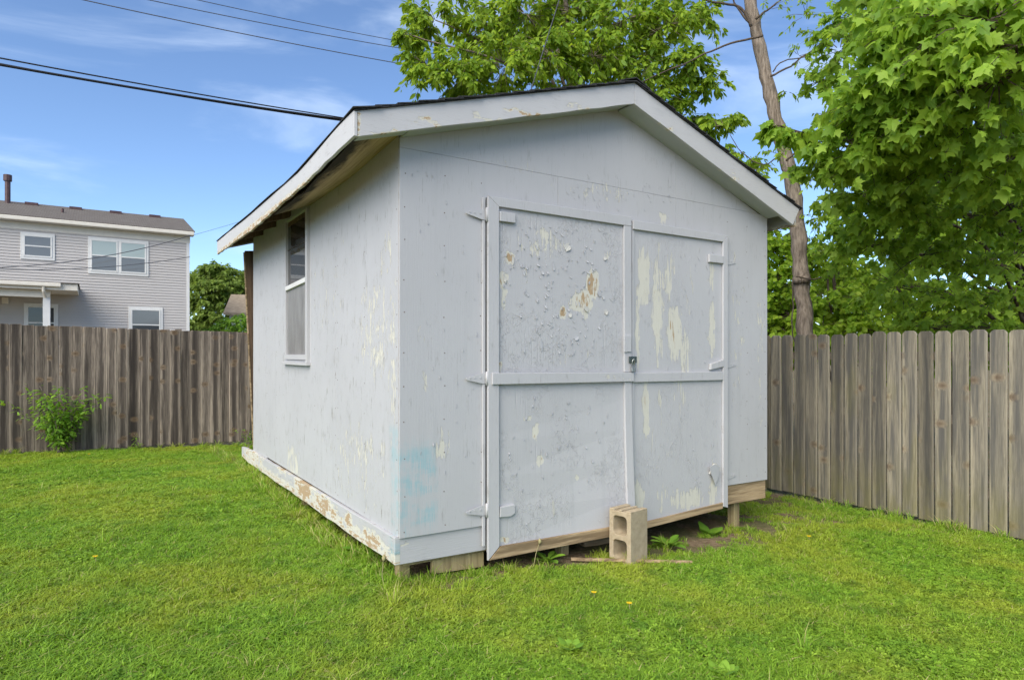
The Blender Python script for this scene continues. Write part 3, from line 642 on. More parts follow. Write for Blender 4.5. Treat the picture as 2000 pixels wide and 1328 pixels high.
def fence(name, label, p0, p1, pitch, w_, meshes, z0, z1, side, smin=.985, stag=.0):
    """pickets from p0 to p1, faces towards `side`; z0, z1: foot height at the ends"""
    p0 = Vector(p0); p1 = Vector(p1); d = (p1 - p0); ln = d.length; d.normalize(); n = int(ln / pitch)
    root = empty(name, (p0.x, p0.y, z0), label, 'fence'); ang = math.atan2(d.y, d.x)
    for i in range(n):
        t = (i + .5) * pitch; q = p0 + d * t; me = random.choice(meshes)
        o = bpy.data.objects.new('picket', me); col.objects.link(o); o.parent = root
        z = z0 + (z1 - z0) * t / ln + random.uniform(-.008, .008)
        o.location = (q.x - p0.x + (random.uniform(-.002, .002) if smin < 1 else 0), q.y - p0.y + random.uniform(-.001, .001) + stag * (i % 2), z - z0)
        tl_ = .0008 if smin >= 1 else .0025; o.rotation_euler = (random.gauss(0, .002), random.gauss(0, tl_), ang + random.gauss(0, .010)); o.scale = (random.uniform(smin, 1.0), 1, 1)
    nv = Vector((-d.y, d.x))
    def P(t, off, z): q = d * t + nv * off; return (q.x, q.y, z)
    sl_ = (z1 - z0) / ln
    for zr in (.30, .95, 1.55):
        MB().hexa([P(0, .022, zr), P(ln, .022, zr + sl_ * ln), P(ln, .060, zr + sl_ * ln), P(0, .060, zr), P(0, .022, zr + .085), P(ln, .022, zr + .085 + sl_ * ln), P(ln, .060, zr + .085 + sl_ * ln), P(0, .060, zr + .085)]).build('rail', M['rail_wood'], root)
    t = .3
    while t < ln:
        MB().hexa([P(t, .062, -.3), P(t + .09, .062, -.3), P(t + .09, .152, -.3), P(t, .152, -.3), P(t, .062, 1.7), P(t + .09, .062, 1.7), P(t + .09, .152, 1.7), P(t, .152, 1.7)]).build('post', M['rail_wood'], root); t += 2.4
    return root
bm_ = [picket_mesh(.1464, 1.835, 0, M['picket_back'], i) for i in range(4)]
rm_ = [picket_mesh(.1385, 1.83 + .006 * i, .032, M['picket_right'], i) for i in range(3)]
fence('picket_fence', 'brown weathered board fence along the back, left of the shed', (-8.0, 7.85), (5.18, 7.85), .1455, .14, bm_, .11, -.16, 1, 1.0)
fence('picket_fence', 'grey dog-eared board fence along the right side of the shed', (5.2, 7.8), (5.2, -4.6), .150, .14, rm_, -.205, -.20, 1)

# ================================================================== CONCRETE BLOCK
def block():
    T = NT('concrete_block'); p = T.coord(); n1 = T.noise(p, 14, 5, .65); n2 = T.noise(p, 130, 3, .7)
    c = T.mix(T.lin(n1, .3, .7), (0.33, 0.265, 0.175), (0.46, 0.38, 0.265)); c = T.mix(T.ss(n2, .55, .75, 0, .5), c, (0.22, 0.19, 0.15))
    m = T.done(T.bsdf(c, .95, .1, T.bump(T.math('ADD', n1, T.math('MULTIPLY', n2, 1.5)), .6, .006)))
    a, h, dp = .10, .39, .20                       # half width (y), height, depth along the cells (x)
    bm = bmesh.new()
    def cell(z0, z1, hz0, hz1, x, tp):
        """face ring round one rounded core: returns inner and outer loops"""
        cz = (hz0 + hz1) / 2; hy, hh, r = .062 - tp, (hz1 - hz0) / 2 - tp, .03; inn, out = [], []
        for (sy, sz, s0) in ((1, 1, 0), (-1, 1, 90), (-1, -1, 180), (1, -1, 270)):
            for i in range(5):
                t = R(s0 + 22.5 * i); inn.append((sy * (hy - r) + r * math.cos(t), cz + sz * (hh - r) + r * math.sin(t)))
                k = i if s0 in (0, 180) else 4 - i      # 0..2 lies on the y side, 2..4 on the z side
                fy = 1 if k <= 2 else (.5, .0)[0] if k == 3 else .45
                fz = 1 if k >= 2 else .75 if k == 1 else .55
                out.append((sy * a * fy, (z1 if sz > 0 else z0) if k >= 2 else cz + sz * (hh if k == 1 else hh - r)))
        I = [bm.verts.new((x, y, z)) for y, z in inn]; O = [bm.verts.new((x, y, z)) for y, z in out]
        n = len(I)
        for i in range(n): bm.faces.new((I[i], I[(i + 1) % n], O[(i + 1) % n], O[i]))
        return I, O
    for z0, z1, h0, h1 in ((0, .193, .034, .176), (.193, .386, .212, .352)):
        I0, O0 = cell(z0, z1, h0, h1, 0, 0); I1, O1 = cell(z0, z1, h0, h1, dp, .006); n = len(I0)
        for i in range(n):
            bm.faces.new((I0[i], I0[(i + 1) % n], I1[(i + 1) % n], I1[i]))
            j = (i + 1) % n; zm = {round(O0[i].co.z, 4), round(O0[j].co.z, 4)}
            if zm == {.193}: continue
            bm.faces.new((O0[i], O0[j], O1[j], O1[i]))
    bmesh.ops.remove_doubles(bm, verts=bm.verts, dist=.0006)
    for y0, y1 in ((-a, -.055), (-.012, .012), (.055, a)):          # ribs of the end face on top
        g_ = bmesh.ops.create_cube(bm, size=1)['verts']
        for v in g_: v.co = ((v.co.x + .5) * (dp - .004) + .002, y0 + (v.co.y + .5) * (y1 - y0) * .98, .3845 + (v.co.z + .5) * .013)
    bmesh.ops.recalc_face_normals(bm, faces=bm.faces)
    me = bpy.data.meshes.new('concrete_block'); bm.to_mesh(me); bm.free(); me.materials.append(m)
    o = link(bpy.data.objects.new('concrete_block', me))
    q = onG(1232, 1091); q = CAM + (q - CAM) * ((-.325 - CAM[1]) / (q[1] - CAM[1])); o.rotation_euler = (0, 0, R(9)); ca, sa = math.cos(R(9)), math.sin(R(9))
    o.location = (q[0] - sa * .10, q[1] + ca * .10, float(gz(q[0], q[1])) - .008)
    md = o.modifiers.new('bevel', 'BEVEL'); md.width = .004; md.segments = 2; md.limit_method = 'ANGLE'; md.angle_limit = R(50)
    return tag(o, 'tan two-cell concrete block stood on end against the shed doors', 'concrete block')
BLOCK = block()
# loose strip of wood on the ground in front of the block
a = onG(1115, 1097); b = onG(1352, 1103); mb = MB(); v = (b - a) / np.linalg.norm((b - a)[:2]); nx, ny = -v[1] * .022, v[0] * .022
m1 = (a + b) / 2; m1[2] -= .012
def bar(p, q, hw, th):
    d = (q - p); d = d / np.linalg.norm(d[:2]); s = np.array([-d[1], d[0], 0]) * hw; u_ = np.array([0, 0, th])
    return [p - s, q - s, q + s, p + s, p - s + u_, q - s + u_, q + s + u_, p + s + u_]
a[2] = gz(a[0], a[1]) + .012; b[2] = gz(b[0], b[1]) + .012
tag(MB().hexa(bar(a, b, .014, .018)).build('wood_strip', M['raw'], None, bevel=.002), 'thin pale wood strip lying on the ground before the concrete block', 'wood strip')
# scraps of lumber under the doors
o = MB().box(1.66, 1.95, .22, .31, -.13, -.045).build('lumber_scrap', M['raw'], None, bevel=.003); tag(o, 'short lumber offcut lying in the gap under the doors', 'lumber')
# leaning brown plank with a pale edge strip at the rear corner of the shed
pl = empty('leaning_plank', (0, 4.6, float(gz(0, 4.6))), 'dark brown plank leaning under the eave at the rear shed corner', 'plank')
def lean(pts0, pts1, th, name, mat):
    o = MB().hexa([pts0[0], pts0[1], pts0[1] + np.array([0, th, 0]), pts0[0] + np.array([0, th, 0]), pts1[0], pts1[1], pts1[1] + np.array([0, th, 0]), pts1[0] + np.array([0, th, 0])]).build(name, M[mat], None, bevel=.002)
    o.parent = pl; o.matrix_parent_inverse = pl.matrix_basis.inverted(); return o
zt_ = 2.66
def xz(u, v): q = onY(u, v, 4.50); return q
A0, A1 = xz(478.5, 490), xz(497, 490); B0, B1 = xz(489, 714), xz(503, 714)
k = (-.02 - B0[2]) / (A0[2] - B0[2]); B0 = B0 + (A0 - B0) * k; k = (-.02 - B1[2]) / (A1[2] - B1[2]); B1 = B1 + (A1 - B1) * k
lean((B0, B1), (A0, A1), .04, 'board', 'brown_board')
C0, C1 = A0 + np.array([-.018, -.004, -.02]), A0 + np.array([-.002, -.004, -.02]); D0, D1 = B0 + np.array([-.012, -.004, 0]), B0 + np.array([.004, -.004, 0])
lean((D0, D1), (C0, C1), .018, 'edge_strip', 'raw')

# ================================================================== NEIGHBOUR'S HOUSE
HYW = 23.0; HX0, HX1, HE = -10.5, 1.41, 5.80
M['siding'] = plain('vinyl_siding', (0.48, 0.452, 0.428), .55, .3, var=.03, sc_=1.5, bump=.03)
M['cream'] = plain('cream_trim', (0.66, 0.62, 0.54), .55, .3, var=.05)
M['pane_shade'] = (lambda T: T.done(T.bsdf((0.36, 0.42, 0.40), .08, .6)))(NT('pane_with_shade'))
M['pane_dark'] = (lambda T: T.done(T.bsdf((0.16, 0.17, 0.175), .08, .6)))(NT('pane_screened'))
M['pane_black'] = (lambda T: T.done(T.bsdf((0.05, 0.055, 0.06), .06, .7)))(NT('pane_dark_room'))
def roof_mat():
    T = NT('house_shingles'); p = T.coord(); br = T.n('TexBrick', {'Vector': T.map(p, (1, 1, 1)), 'Scale': 3.2, 'Color1': (0.135, 0.122, 0.108, 1), 'Color2': (0.17, 0.155, 0.138, 1), 'Mortar': (0.08, 0.07, 0.06, 1), 'Mortar Size': .02, 'Row Height': .28, 'Brick Width': .5})
    n = T.noise(p, 1.2, 5); c = T.mix(T.lin(n, .3, .7, 0, .4), br.outputs['Color'], (0.13, 0.11, 0.10))
    return T.done(T.bsdf(c, .95, .1, T.bump(T.noise(p, 30, 3), .4, .01)))
M['house_roof'] = roof_mat()
M['pipe'] = plain('brown_pipe', (0.085, 0.05, 0.05), .5, .3, var=.3)
HO = empty('house', (0, HYW, 0), 'two-storey house with lilac-grey lap siding beyond the back fence', 'house')
def hb(name, mat, x0, x1, y0, y1, z0, z1, parent=None, bevel=.006):
    o = MB().box(x0, x1, y0 - HYW, y1 - HYW, z0, z1).build(name, M[mat], None, bevel=bevel); o.parent = parent or HO; return o
lap = .098; mb = MB(); z = 0.0; vs = []; fs = []
while z < HE - .28:
    b0 = len(vs); vs += [(HX0, -.022, z), (HX1 - .1, -.022, z), (HX1 - .1, 0, z + lap), (HX0, 0, z + lap), (HX0, 0, z), (HX1 - .1, 0, z)]
    fs += [(b0, b0 + 1, b0 + 2, b0 + 3), (b0 + 4, b0 + 5, b0 + 1, b0)]; z += lap
o = mb.add(vs, fs).build('siding', M['siding'], None, fix=False); o.parent = HO; o['kind'] = 'stuff'
hb('wall', 'siding', HX0, HX1 - .02, HYW + .004, HYW + 6.4, -.3, HE - .02)
hb('corner_trim', 'white_trim', HX1 - .1, HX1, HYW - .025, HYW + .1, -.2, HE - .25)
hb('frieze', 'cream', HX0, HX1 + .02, HYW - .03, HYW - .001, HE - .28, HE - .04)
hb('gutter', 'cream', HX0, HX1 + .12, HYW - .36, HYW - .24, HE - .03, HE + .10, bevel=.02)
hb('soffit', 'white_trim', HX0, HX1 + .12, HYW - .24, HYW - .002, HE - .035, HE - .005)
hr = 6.96
rp = MB(); rp.hexa([(HX0, -.34, HE + .08), (HX1 + .14, -.34, HE + .08), (HX1 + .14, 3.2, hr), (HX0, 3.2, hr), (HX0, -.34, HE + .13), (HX1 + .14, -.34, HE + .13), (HX1 + .14, 3.2, hr + .05), (HX0, 3.2, hr + .05)])
RF = rp.build('roof', M['house_roof'], None); RF.parent = HO
rp = MB(); rp.hexa([(HX0, 3.2, hr), (HX1 + .14, 3.2, hr), (HX1 + .14, 6.8, HE + .08), (HX0, 6.8, HE + .08), (HX0, 3.2, hr + .05), (HX1 + .14, 3.2, hr + .05), (HX1 + .14, 6.8, HE + .13), (HX0, 6.8, HE + .13)]); o = rp.build('roof', M['house_roof'], None); o.parent = HO
o = MB().prism([(0, HE - .03), (6.4, HE - .03), (3.2, hr)], HX1 - .05, HX1 - .021, 'x').build('gable_wall', M['siding'], None); o.parent = HO
for u in (62, 148, 226, 302):
    q = onY(u, 402 + .085 * u, HYW + 2.8); hb('roof_vent', 'pipe', q[0] - .20, q[0] + .20, HYW + 2.65, HYW + 2.95, hr - .18, hr - .01, RF)
def pipe(u, v0, v1, r, yy, capr, base):
    p0 = onY(u, v0, yy); p1 = onY(u, v1, yy); x = p0[0]; y = yy - HYW
    mb = MB().tube([(x, y, p0[2] - .1), (x, y, p1[2] - .22)], r, 10); o = mb.build('vent_pipe', M['pipe'], None, smooth=False); o.parent = RF
    if capr: o2 = MB().tube([(x, y, p1[2] - .22), (x, y, p1[2])], capr, 10).build('pipe_cap', M['pipe'], None); o2.parent = RF
    o3 = MB().tube([(x, y, p0[2] - .06), (x, y, p0[2] + .08)], [base, r * 1.15], 10).build('flashing', M['cream' if not capr else 'pipe'], None); o3.parent = RF
pipe(15, 402, 342, .085, HYW + 2.6, .13, .22); pipe(122, 423, 406 - 10, .045, HYW + 1.4, 0, .17)
def hwin(x0, x1, z0, z1, panes, parent=None, div=1, yy=HYW):
    wv = hb('window', 'white_trim', x0, x1, yy - .045, yy - .004, z0, z1)
    n = div; tw = .085; wd = (x1 - x0 - tw * (n + 1)) / n
    for i in range(n):
        a = x0 + tw + i * (wd + tw); b = a + wd; zm = (z0 + z1) / 2
        hb('frame', 'white_trim', a - .012, a + .035, yy - .06, yy - .0455, z0 + tw, z1 - tw, wv); hb('frame', 'white_trim', b - .035, b + .012, yy - .06, yy - .0455, z0 + tw, z1 - tw, wv)
        hb('frame', 'white_trim', a + .0355, b - .0355, yy - .06, yy - .0455, z1 - tw - .05, z1 - tw, wv); hb('sill', 'white_trim', a + .0355, b - .0355, yy - .06, yy - .0455, z0 + tw, z0 + tw + .05, wv)
        hb('meeting_rail', 'white_trim', a + .0355, b - .0355, yy - .062, yy - .0455, zm - .022, zm + .022, wv)
        hb('pane', panes[0], a + .0355, b - .0355, yy - .052, yy - .0456, zm + .0225, z1 - tw - .0505, wv, 0); hb('pane', panes[1], a + .0355, b - .0355, yy - .050, yy - .0456, z0 + tw + .0505, zm - .0225, wv, 0)
    return wv
hwin(-3.62, -2.69, 4.545, 5.44, ('pane_dark', 'pane_dark')); hwin(-1.755, .075, 4.19, 5.47, ('pane_shade', 'pane_dark'), div=2)
hwin(-.55, .53, 1.80, 3.10, ('pane_dark', 'pane_black')); hwin(-3.53, -2.60, 1.80, 3.09, ('pane_black', 'pane_black')); hwin(-5.80, -4.80, 4.45, 5.55, ('pane_dark', 'pane_dark'))
# porch roof, beam, post, downspout
PY = 21.0
hb('porch_roof', 'cream', HX0, -2.02, PY, HYW - .02, 3.41, 3.62); hb('porch_gutter', 'cream', HX0, -2.45, PY - .12, PY - .002, 3.50, 3.62, bevel=.02)
o = MB().box(HX0, -1.98, PY - .06 - HYW, -.03, 3.622, 3.65).build('porch_shingles', M['house_roof'], None); o.parent = HO
hb('porch_beam', 'cream', HX0, -2.74, PY + .25, PY + .37, 3.18, 3.405); hb('porch_post', 'white_trim', -2.93, -2.74, PY + .22, PY + .40, -.2, 3.178)
o = MB().tube([(-2.90, PY - .06 - HYW, 3.5), (-2.90, PY - .02 - HYW, 3.36), (-2.86, PY + .16 - HYW, 3.20)], .045, 8).build('downspout', M['cream'], None); o.parent = HO
hb('porch_lamp', 'cream', -4.10, -3.93, HYW - .12, HYW - .013, 3.05, 3.25)

# small outbuilding far behind
gb = empty('outbuilding', tuple(atd(468, 690, 30)), 'small white outbuilding with a tan roof behind the far tree', 'outbuilding')
mb = MB().box(-.45, 2.4, 0, 3, -1.6, 1.95); o = mb.build('wall', M['white_trim'], None); o.parent = gb
o = MB().prism([(-.3, 1.75), (1.5, 2.75), (3.3, 1.75), (3.3, 1.85), (1.5, 2.85), (-.3, 1.85)], -.65, 2.6, 'x').build('roof', plain('tan_roof', (0.34, 0.27, 0.19), .9, .1, var=.2), None); o.parent = gb
gb.rotation_euler = (0, 0, R(-20))

# ================================================================== OVERHEAD WIRES
M['wire'] = plain('black_wire', (0.018, 0.018, 0.02), .6, .3); M['wire_grey'] = plain('grey_wire', (0.08, 0.085, 0.10), .6, .3)
def wire(label, a, b, r, mat, sag=.0, group='overhead wires', name='overhead_wire', n=24, refs=(1 / 3, .75)):
    a = Vector(a); b = Vector(b); pts = []
    def sg(t): return sag * 4 * t * (1 - t)
    for i in range(n + 1):                  # hangs through the two sighted points
        t = i / n; p = a.lerp(b, t); p.z -= sg(t) - (sg(refs[0]) + (sg(refs[1]) - sg(refs[0])) * (t - refs[0]) / (refs[1] - refs[0])); pts.append(p)
    return tag(MB().tube(pts, r, 6).build(name, M[mat], None, smooth=True, fix=False), label, 'wire', group)
def ext(p, q, k0, k1): p = np.array(p); q = np.array(q); return tuple(p + (q - p) * k0), tuple(p + (q - p) * k1)
def span(px0, d0, px1, d1, k0=-.8, k1=1.6): return ext(atd(*px0, d0), atd(*px1, d1), k0, k1)
wire('thickest black service cable above the house, reaching the shed roof', *span((0, 127), 8, (665, 233), 11), .0165, 'wire', .16)
wire('thinner black cable running just above the thick service cable', *span((0, 114), 8.1, (665, 230), 11), .0095, 'wire', .12)
wire('thin black cable crossing under the thick service cable near the roof', *span((0, 125), 8.2, (665, 236), 11), .009, 'wire', .20)
wire('lowest of the three thin wires high in the sky', *span((160, 0), 15, (815, 131), 19, -.7, 1.9), .0115, 'wire_grey', .35, refs=(.27, .65))
wire('middle of the three thin wires high in the sky', *span((295, 0), 16, (800, 98), 20, -.9, 2.0), .0105, 'wire_grey', .35, refs=(.27, .65))
wire('highest of the three thin wires, nearest the top edge', *span((390, 0), 17, (800, 84), 21, -1.0, 2.2), .0095, 'wire_grey', .35, refs=(.27, .65))
wire('upper thin wire sagging across the house windows to the eave', atd(-60, 524, 20), atd(372, 460, 23.4), .014, 'wire_grey', .28, refs=(0, 1))
wire('lower thin wire sagging across the house siding', atd(-60, 524, 20.2), atd(371, 502, 23.3), .012, 'wire_grey', .20, refs=(0, 1))
wire('faint thin wire from the house eave towards the shed eave', atd(372, 461, 23.4), atd(560, 405, 26), .006, 'wire_grey', .02, refs=(0, 1))
wire('thin slanting guy wire in front of the tree behind the ridge', atd(1105, -40, 9.2), atd(1025, 215, 9.6), .008, 'wire_grey', .0)
# ================================================================== VEGETATION
def unit(v): return v / np.maximum(np.linalg.norm(v, axis=-1, keepdims=True), 1e-9)
def fan_template(right, zc, fold, droop):
    """symmetric leaf outline from the right half (first on the midrib base, last the tip); triangle fan about a midrib point"""
    r = [tuple(p) for p in right]; out = r + [(-x, y) for x, y in r[-2:0:-1]]
    V = [(0, zc, 0.0)] + [(x, y, 0.0) for x, y in out]; V = np.array(V, float)
    V[:, 2] = fold * np.abs(V[:, 0]) - droop * np.maximum(V[:, 1], 0) ** 2
    n = len(out); Fc = np.array([(0, 1 + i, 1 + (i + 1) % n) for i in range(n)])
    return V, Fc
MAPLE_LO = fan_template([(0, 0), (.42, -.06), (.31, .19), (.64, .50), (.25, .57), (.17, .78), (0, 1.05)], .28, -.20, .28)
MAPLE_HI = fan_template([(0, 0), (.14, -.09), (.40, -.06), (.36, .07), (.30, .19), (.45, .24), (.46, .38), (.65, .53), (.43, .53), (.25, .56), (.26, .72), (.12, .82), (0, 1.06)], .28, -.24, .32)
OVATE = fan_template([(0, 0), (.20, .30), (.17, .65), (0, 1)], .40, -.25, .25)
BROAD = fan_template([(0, 0), (.30, .25), (.34, .55), (.18, .85), (0, 1)], .45, -.2, .2)
def place(tpl, P, Tn, Nn, S):
    V, Fc = tpl; Tn = unit(Tn); X = unit(np.cross(Tn, Nn)); Nz = np.cross(X, Tn)
    W_ = P[:, None, :] + S[:, None, None] * (V[None, :, 0:1] * X[:, None, :] + V[None, :, 1:2] * Tn[:, None, :] + V[None, :, 2:3] * Nz[:, None, :])
    k = len(V); Fa = (Fc[None] + (np.arange(len(P)) * k)[:, None, None]).reshape(-1, 3)
    return W_.reshape(-1, 3), Fa
def rvec(n): return unit(rng.normal(size=(n, 3)))
def sprays(clumps, n_spray, n_leaf, size, per_node, droop, spread, upbias=.25, flat=.6, inner=.25):
    """leafy twigs inside ellipsoid clumps. clumps: list of (centre, (rx,ry,rz), density). returns leaf P,T,N,S and twig paths"""
    P, T_, N_, S_, tw = [], [], [], [], []
    for c, r, dn in clumps:
        c = np.array(c, float); r = np.array(r, float) * np.ones(3); ns = max(2, int(n_spray * dn))
        d = rvec(ns); d[:, 2] = d[:, 2] * flat + upbias * .5; d = unit(d)
        for i in range(ns):
            a = c + d[i] * r * rng.uniform(0, inner) ; ln = rng.uniform(.75, 1.08); b = c + d[i] * r * ln
            mid = (a + b) / 2 + np.array([0, 0, .10 * np.linalg.norm(b - a)]) + rng.normal(size=3) * .05 * r
            b = b - np.array([0, 0, droop * .25 * np.linalg.norm(b - a)])
            tw.append((a, mid, b))
            t = np.sort(rng.uniform(.25, 1.0, n_leaf)); t[-1] = 1.0
            t = t[:, None]; q = (1 - t) ** 2 * a + 2 * t * (1 - t) * mid + t ** 2 * b
            ax = unit((b - a)[None])[0]
            q = np.repeat(q, per_node, 0); m = len(q)
            out = unit(rvec(m) * spread + ax * .8); tip = unit(out * np.array([1, 1, .45]) + np.array([0, 0, -droop]) * rng.uniform(.4, 1.3, (m, 1)))
            nm = unit(np.array([0, 0, .6]) + out * np.array([1.0, 1.0, .4]) + rvec(m) * .95)
            sz = size * rng.uniform(.38, 1.25, m)
            P.append(q + out * (size * .35) * rng.uniform(.3, 1.2, (m, 1))); T_.append(tip); N_.append(nm); S_.append(sz)
    return np.concatenate(P), np.concatenate(T_), np.concatenate(N_), np.concatenate(S_), tw
def crown(name, tpl, P, T_, N_, S_, mat, parent):
    V, Fc = place(tpl, P, T_, N_, S_); r = np.repeat(rng.random(len(P)), len(tpl[0]))
    o = np_mesh(name, V, Fc, mat, None, {'rnd': r}); o.parent = parent; o.matrix_parent_inverse = parent.matrix_basis.inverted(); o['kind'] = 'stuff'; return o
def twigs(tw, r, mat, parent, name='twigs'):
    mb = MB()
    for a, m, b in tw: mb.tube([a, m * .5 + (a + b) * .25, b], [r, r * .7, r * .3], 3, False)
    o = mb.build(name, mat, None, fix=False); o.parent = parent; o.matrix_parent_inverse = parent.matrix_basis.inverted(); o['kind'] = 'stuff'; return o
def curve_pts(P, n=8, wob=0.0):
    P = [np.array(p, float) for p in P]; out = []
    for i in range(len(P) - 1):
        p0 = P[max(i-1, 0)]; p1 = P[i]; p2 = P[i+1]; p3 = P[min(i+2, len(P)-1)]
        for k in range(n):
            t = k / n; out.append(.5 * ((2*p1) + (p2-p0)*t + (2*p0-5*p1+4*p2-p3)*t*t + (3*p1-p0-3*p2+p3)*t**3) + rng.normal(size=3) * wob)
    return out + [P[-1]]
def limb(pts, r0, r1, mat, parent, name='limb', n=6, seg=9, wob=.0):
    c = curve_pts(pts, n, wob); o = MB().tube(c, list(np.linspace(r0, r1, len(c))), seg).build(name, mat, None, smooth=True, fix=False); o.parent = parent; o.matrix_parent_inverse = parent.matrix_basis.inverted(); return o
def bark(name, c0, c1, rough=.9, fr=1.0):
    T = NT(name); p = T.n('NewGeometry').outputs['Position']; a = T.noise(T.map(p, (34 * fr, 34 * fr, 6 * fr)), 1.0, 5, .65); b = T.noise(p, 3, 4)
    c = T.mix(T.lin(a, .3, .7), c0, c1); c = T.mix(T.ss(b, .5, .7, 0, .4), c, tuple(x * .6 for x in c0))
    return T.done(T.bsdf(c, rough, .15, T.bump(a, .9, .02)))
M['bark'] = bark('grey_brown_bark', (0.085, 0.066, 0.05), (0.31, 0.255, 0.20)); M['bark_dark'] = bark('dark_bark', (0.055, 0.042, 0.032), (0.14, 0.11, 0.085))
M['leaf_maple'] = leaf_mat('maple_leaf', (0.12, 0.24, 0.026), (0.34, 0.50, 0.06), .5, (0.62, 0.74, 0.09))
M['leaf_back'] = leaf_mat('box_elder_leaf', (0.10, 0.20, 0.018), (0.30, 0.42, 0.035), .46, (0.50, 0.60, 0.05))
M['leaf_under'] = leaf_mat('understorey_leaf', (0.12, 0.24, 0.02), (0.36, 0.50, 0.05), .5, (0.58, 0.70, 0.07))
M['leaf_far'] = leaf_mat('far_tree_leaf', (0.10, 0.16, 0.025), (0.24, 0.33, 0.06), .4)
M['leaf_shrub'] = leaf_mat('shrub_leaf', (0.09, 0.21, 0.025), (0.26, 0.43, 0.05), .45, (0.4, 0.58, 0.06))
def CL(u, v, d, r, dn=1.0): return (atd(u, v, d), r, dn)

# ---- box elder behind the shed
TB = empty('box_elder_tree', (6.05, 5.5, -.25), 'leafy bright green tree rising behind the shed roof ridge', 'tree')
cb = [CL(850, 40, 11, (.55, .6, .55), .8), CL(835, 130, 10.6, (.45, .6, .5), .8), CL(800, 68, 10.4, (.22, .3, .16), .3), CL(900, 150, 10.4, (.6, .6, .55), 1), CL(935, 60, 11.2, (.65, .7, .6), 1), CL(985, 130, 10.5, (.65, .7, .6), 1.1), CL(1030, 30, 11, (.7, .7, .6), 1.1),
      CL(1075, 110, 10.6, (.7, .7, .6), 1.2), CL(1120, 20, 11.2, (.7, .7, .6), 1.1), CL(1160, 110, 10.8, (.7, .7, .6), 1.2), CL(1215, 40, 11, (.7, .7, .6), 1.1), CL(1250, 120, 11.2, (.6, .6, .55), .9), CL(1300, 50, 11, (.6, .7, .6), .9), CL(1335, 130, 11, (.5, .5, .45), .7), CL(1365, 30, 11.2, (.42, .5, .45), .6),
      CL(1390, 165, 11, (.35, .4, .35), .45), CL(1290, 190, 11.3, (.5, .5, .4), .7), CL(1345, 235, 11.4, (.45, .5, .35), .6), CL(1412, 245, 10.8, (.34, .4, .3), .4), CL(1400, 310, 10.5, (.4, .4, .32), .5), CL(1450, 330, 10.4, (.35, .4, .3), .4), CL(1360, 320, 11.2, (.5, .5, .4), .7), CL(1470, 395, 10.6, (.4, .4, .35), .6),
      CL(1050, 230, 11.5, (1.0, .8, .7), 1.2), CL(1180, 260, 11.6, (1.0, .8, .7), 1.2), CL(930, 260, 11.3, (.8, .8, .7), 1.0), CL(1000, -70, 11.4, (.9, .8, .7), 1.0), CL(1180, -80, 11.4, (.9, .8, .7), 1.0), CL(880, -40, 11.3, (.5, .6, .5), .6), CL(1330, -60, 11.4, (.6, .8, .6), .7),
      CL(1100, 60, 12.4, (1.2, .8, .9), 1.3), CL(1220, 120, 12.4, (1.0, .8, .9), 1.1), CL(960, 80, 12.2, (.9, .8, .8), 1.1), CL(1300, 10, 12.4, (.9, .8, .8), .8)]
P, T_, N_, S_, tw = sprays(cb, 46, 5, .13, 6, .75, .9, inner=.35)
crown('crown', OVATE, P, T_, N_, S_, M['leaf_back'], TB); twigs(tw, .006, M['bark'], TB)
limb([(6.05, 5.5, -.4), (6.0, 5.5, 1.8), tuple(atd(1120, 200, 11.6)), tuple(atd(1100, 0, 11.8)), tuple(atd(1080, -160, 11.9))], .17, .05, M['bark'], TB, 'trunk')
for c, r, dn in cb[::2]:
    b = np.array(c); a = np.array(atd(1118, 170, 11.6)) * .65 + b * .35; a[2] = min(a[2], b[2] - .1)
    limb([tuple(np.array(atd(1120, 240, 11.6))), tuple(a), tuple(b)], .035, .010, M['bark'], TB, 'limb', 5, 6, .012)

# ---- leaning trunk just behind the right fence
TL = empty('leaning_tree', (6.24, 1.25, -.25), 'slim leaning grey-brown trunk just behind the fence beside the shed', 'tree')
tp = [(1574, 700), (1572, 640), (1566, 560), (1561, 470), (1552, 390), (1540, 325), (1525, 262), (1505, 185), (1484, 95), (1466, 0), (1448, -90)]
tr = [.113, .111, .110, .108, .106, .101, .098, .095, .089, .082, .078]
pp = [np.array(atd(u, v, 8.5 + (700 - v) / 700 * .7)) for u, v in tp]; pp = [pp[0] * np.array([1, 1, 0]) + np.array([0, 0, -.4])] + pp
c = curve_pts(pp, 5, .009); rad = np.interp(np.linspace(0, 1, len(c)), np.linspace(0, 1, len(tr) + 1), [.15] + tr) * (.92 + .05 * np.sin(np.arange(len(c)) * 1.3) + rng.normal(size=len(c)) * .025)
o = MB().tube(c, list(rad), 14).build('trunk', M['bark'], None, smooth=True, fix=False); o.parent = TL; o.matrix_parent_inverse = TL.matrix_basis.inverted()
def tl(px, d, r0, r1): limb([tuple(atd(u, v, d)) for u, v in px], r0, r1, M['bark_dark'], TL, 'limb', 4, 6, .006)
tl([(1466, 52), (1448, 18), (1415, 8), (1375, 0), (1330, -10)], 9.0, .022, .008); tl([(1462, 45), (1440, 15), (1425, -20)], 9.0, .016, .008); tl([(1490, 70), (1440, 82), (1390, 100), (1330, 128), (1262, 158), (1235, 178)], 8.9, .016, .006)
tl([(1505, 150), (1545, 128), (1590, 95), (1640, 55)], 8.8, .015, .005); tl([(1510, 140), (1530, 120), (1575, 110), (1610, 85)], 8.8, .010, .004); tl([(1476, 38), (1500, 20), (1530, -5)], 9.0, .018, .008)
tl([(1535, 315), (1560, 290), (1600, 262), (1640, 240)], 8.3, .014, .005); tl([(1530, 300), (1490, 322), (1450, 300), (1425, 262)], 8.4, .010, .004); tl([(1555, 540), (1590, 545), (1620, 538)], 8.4, .012, .005)
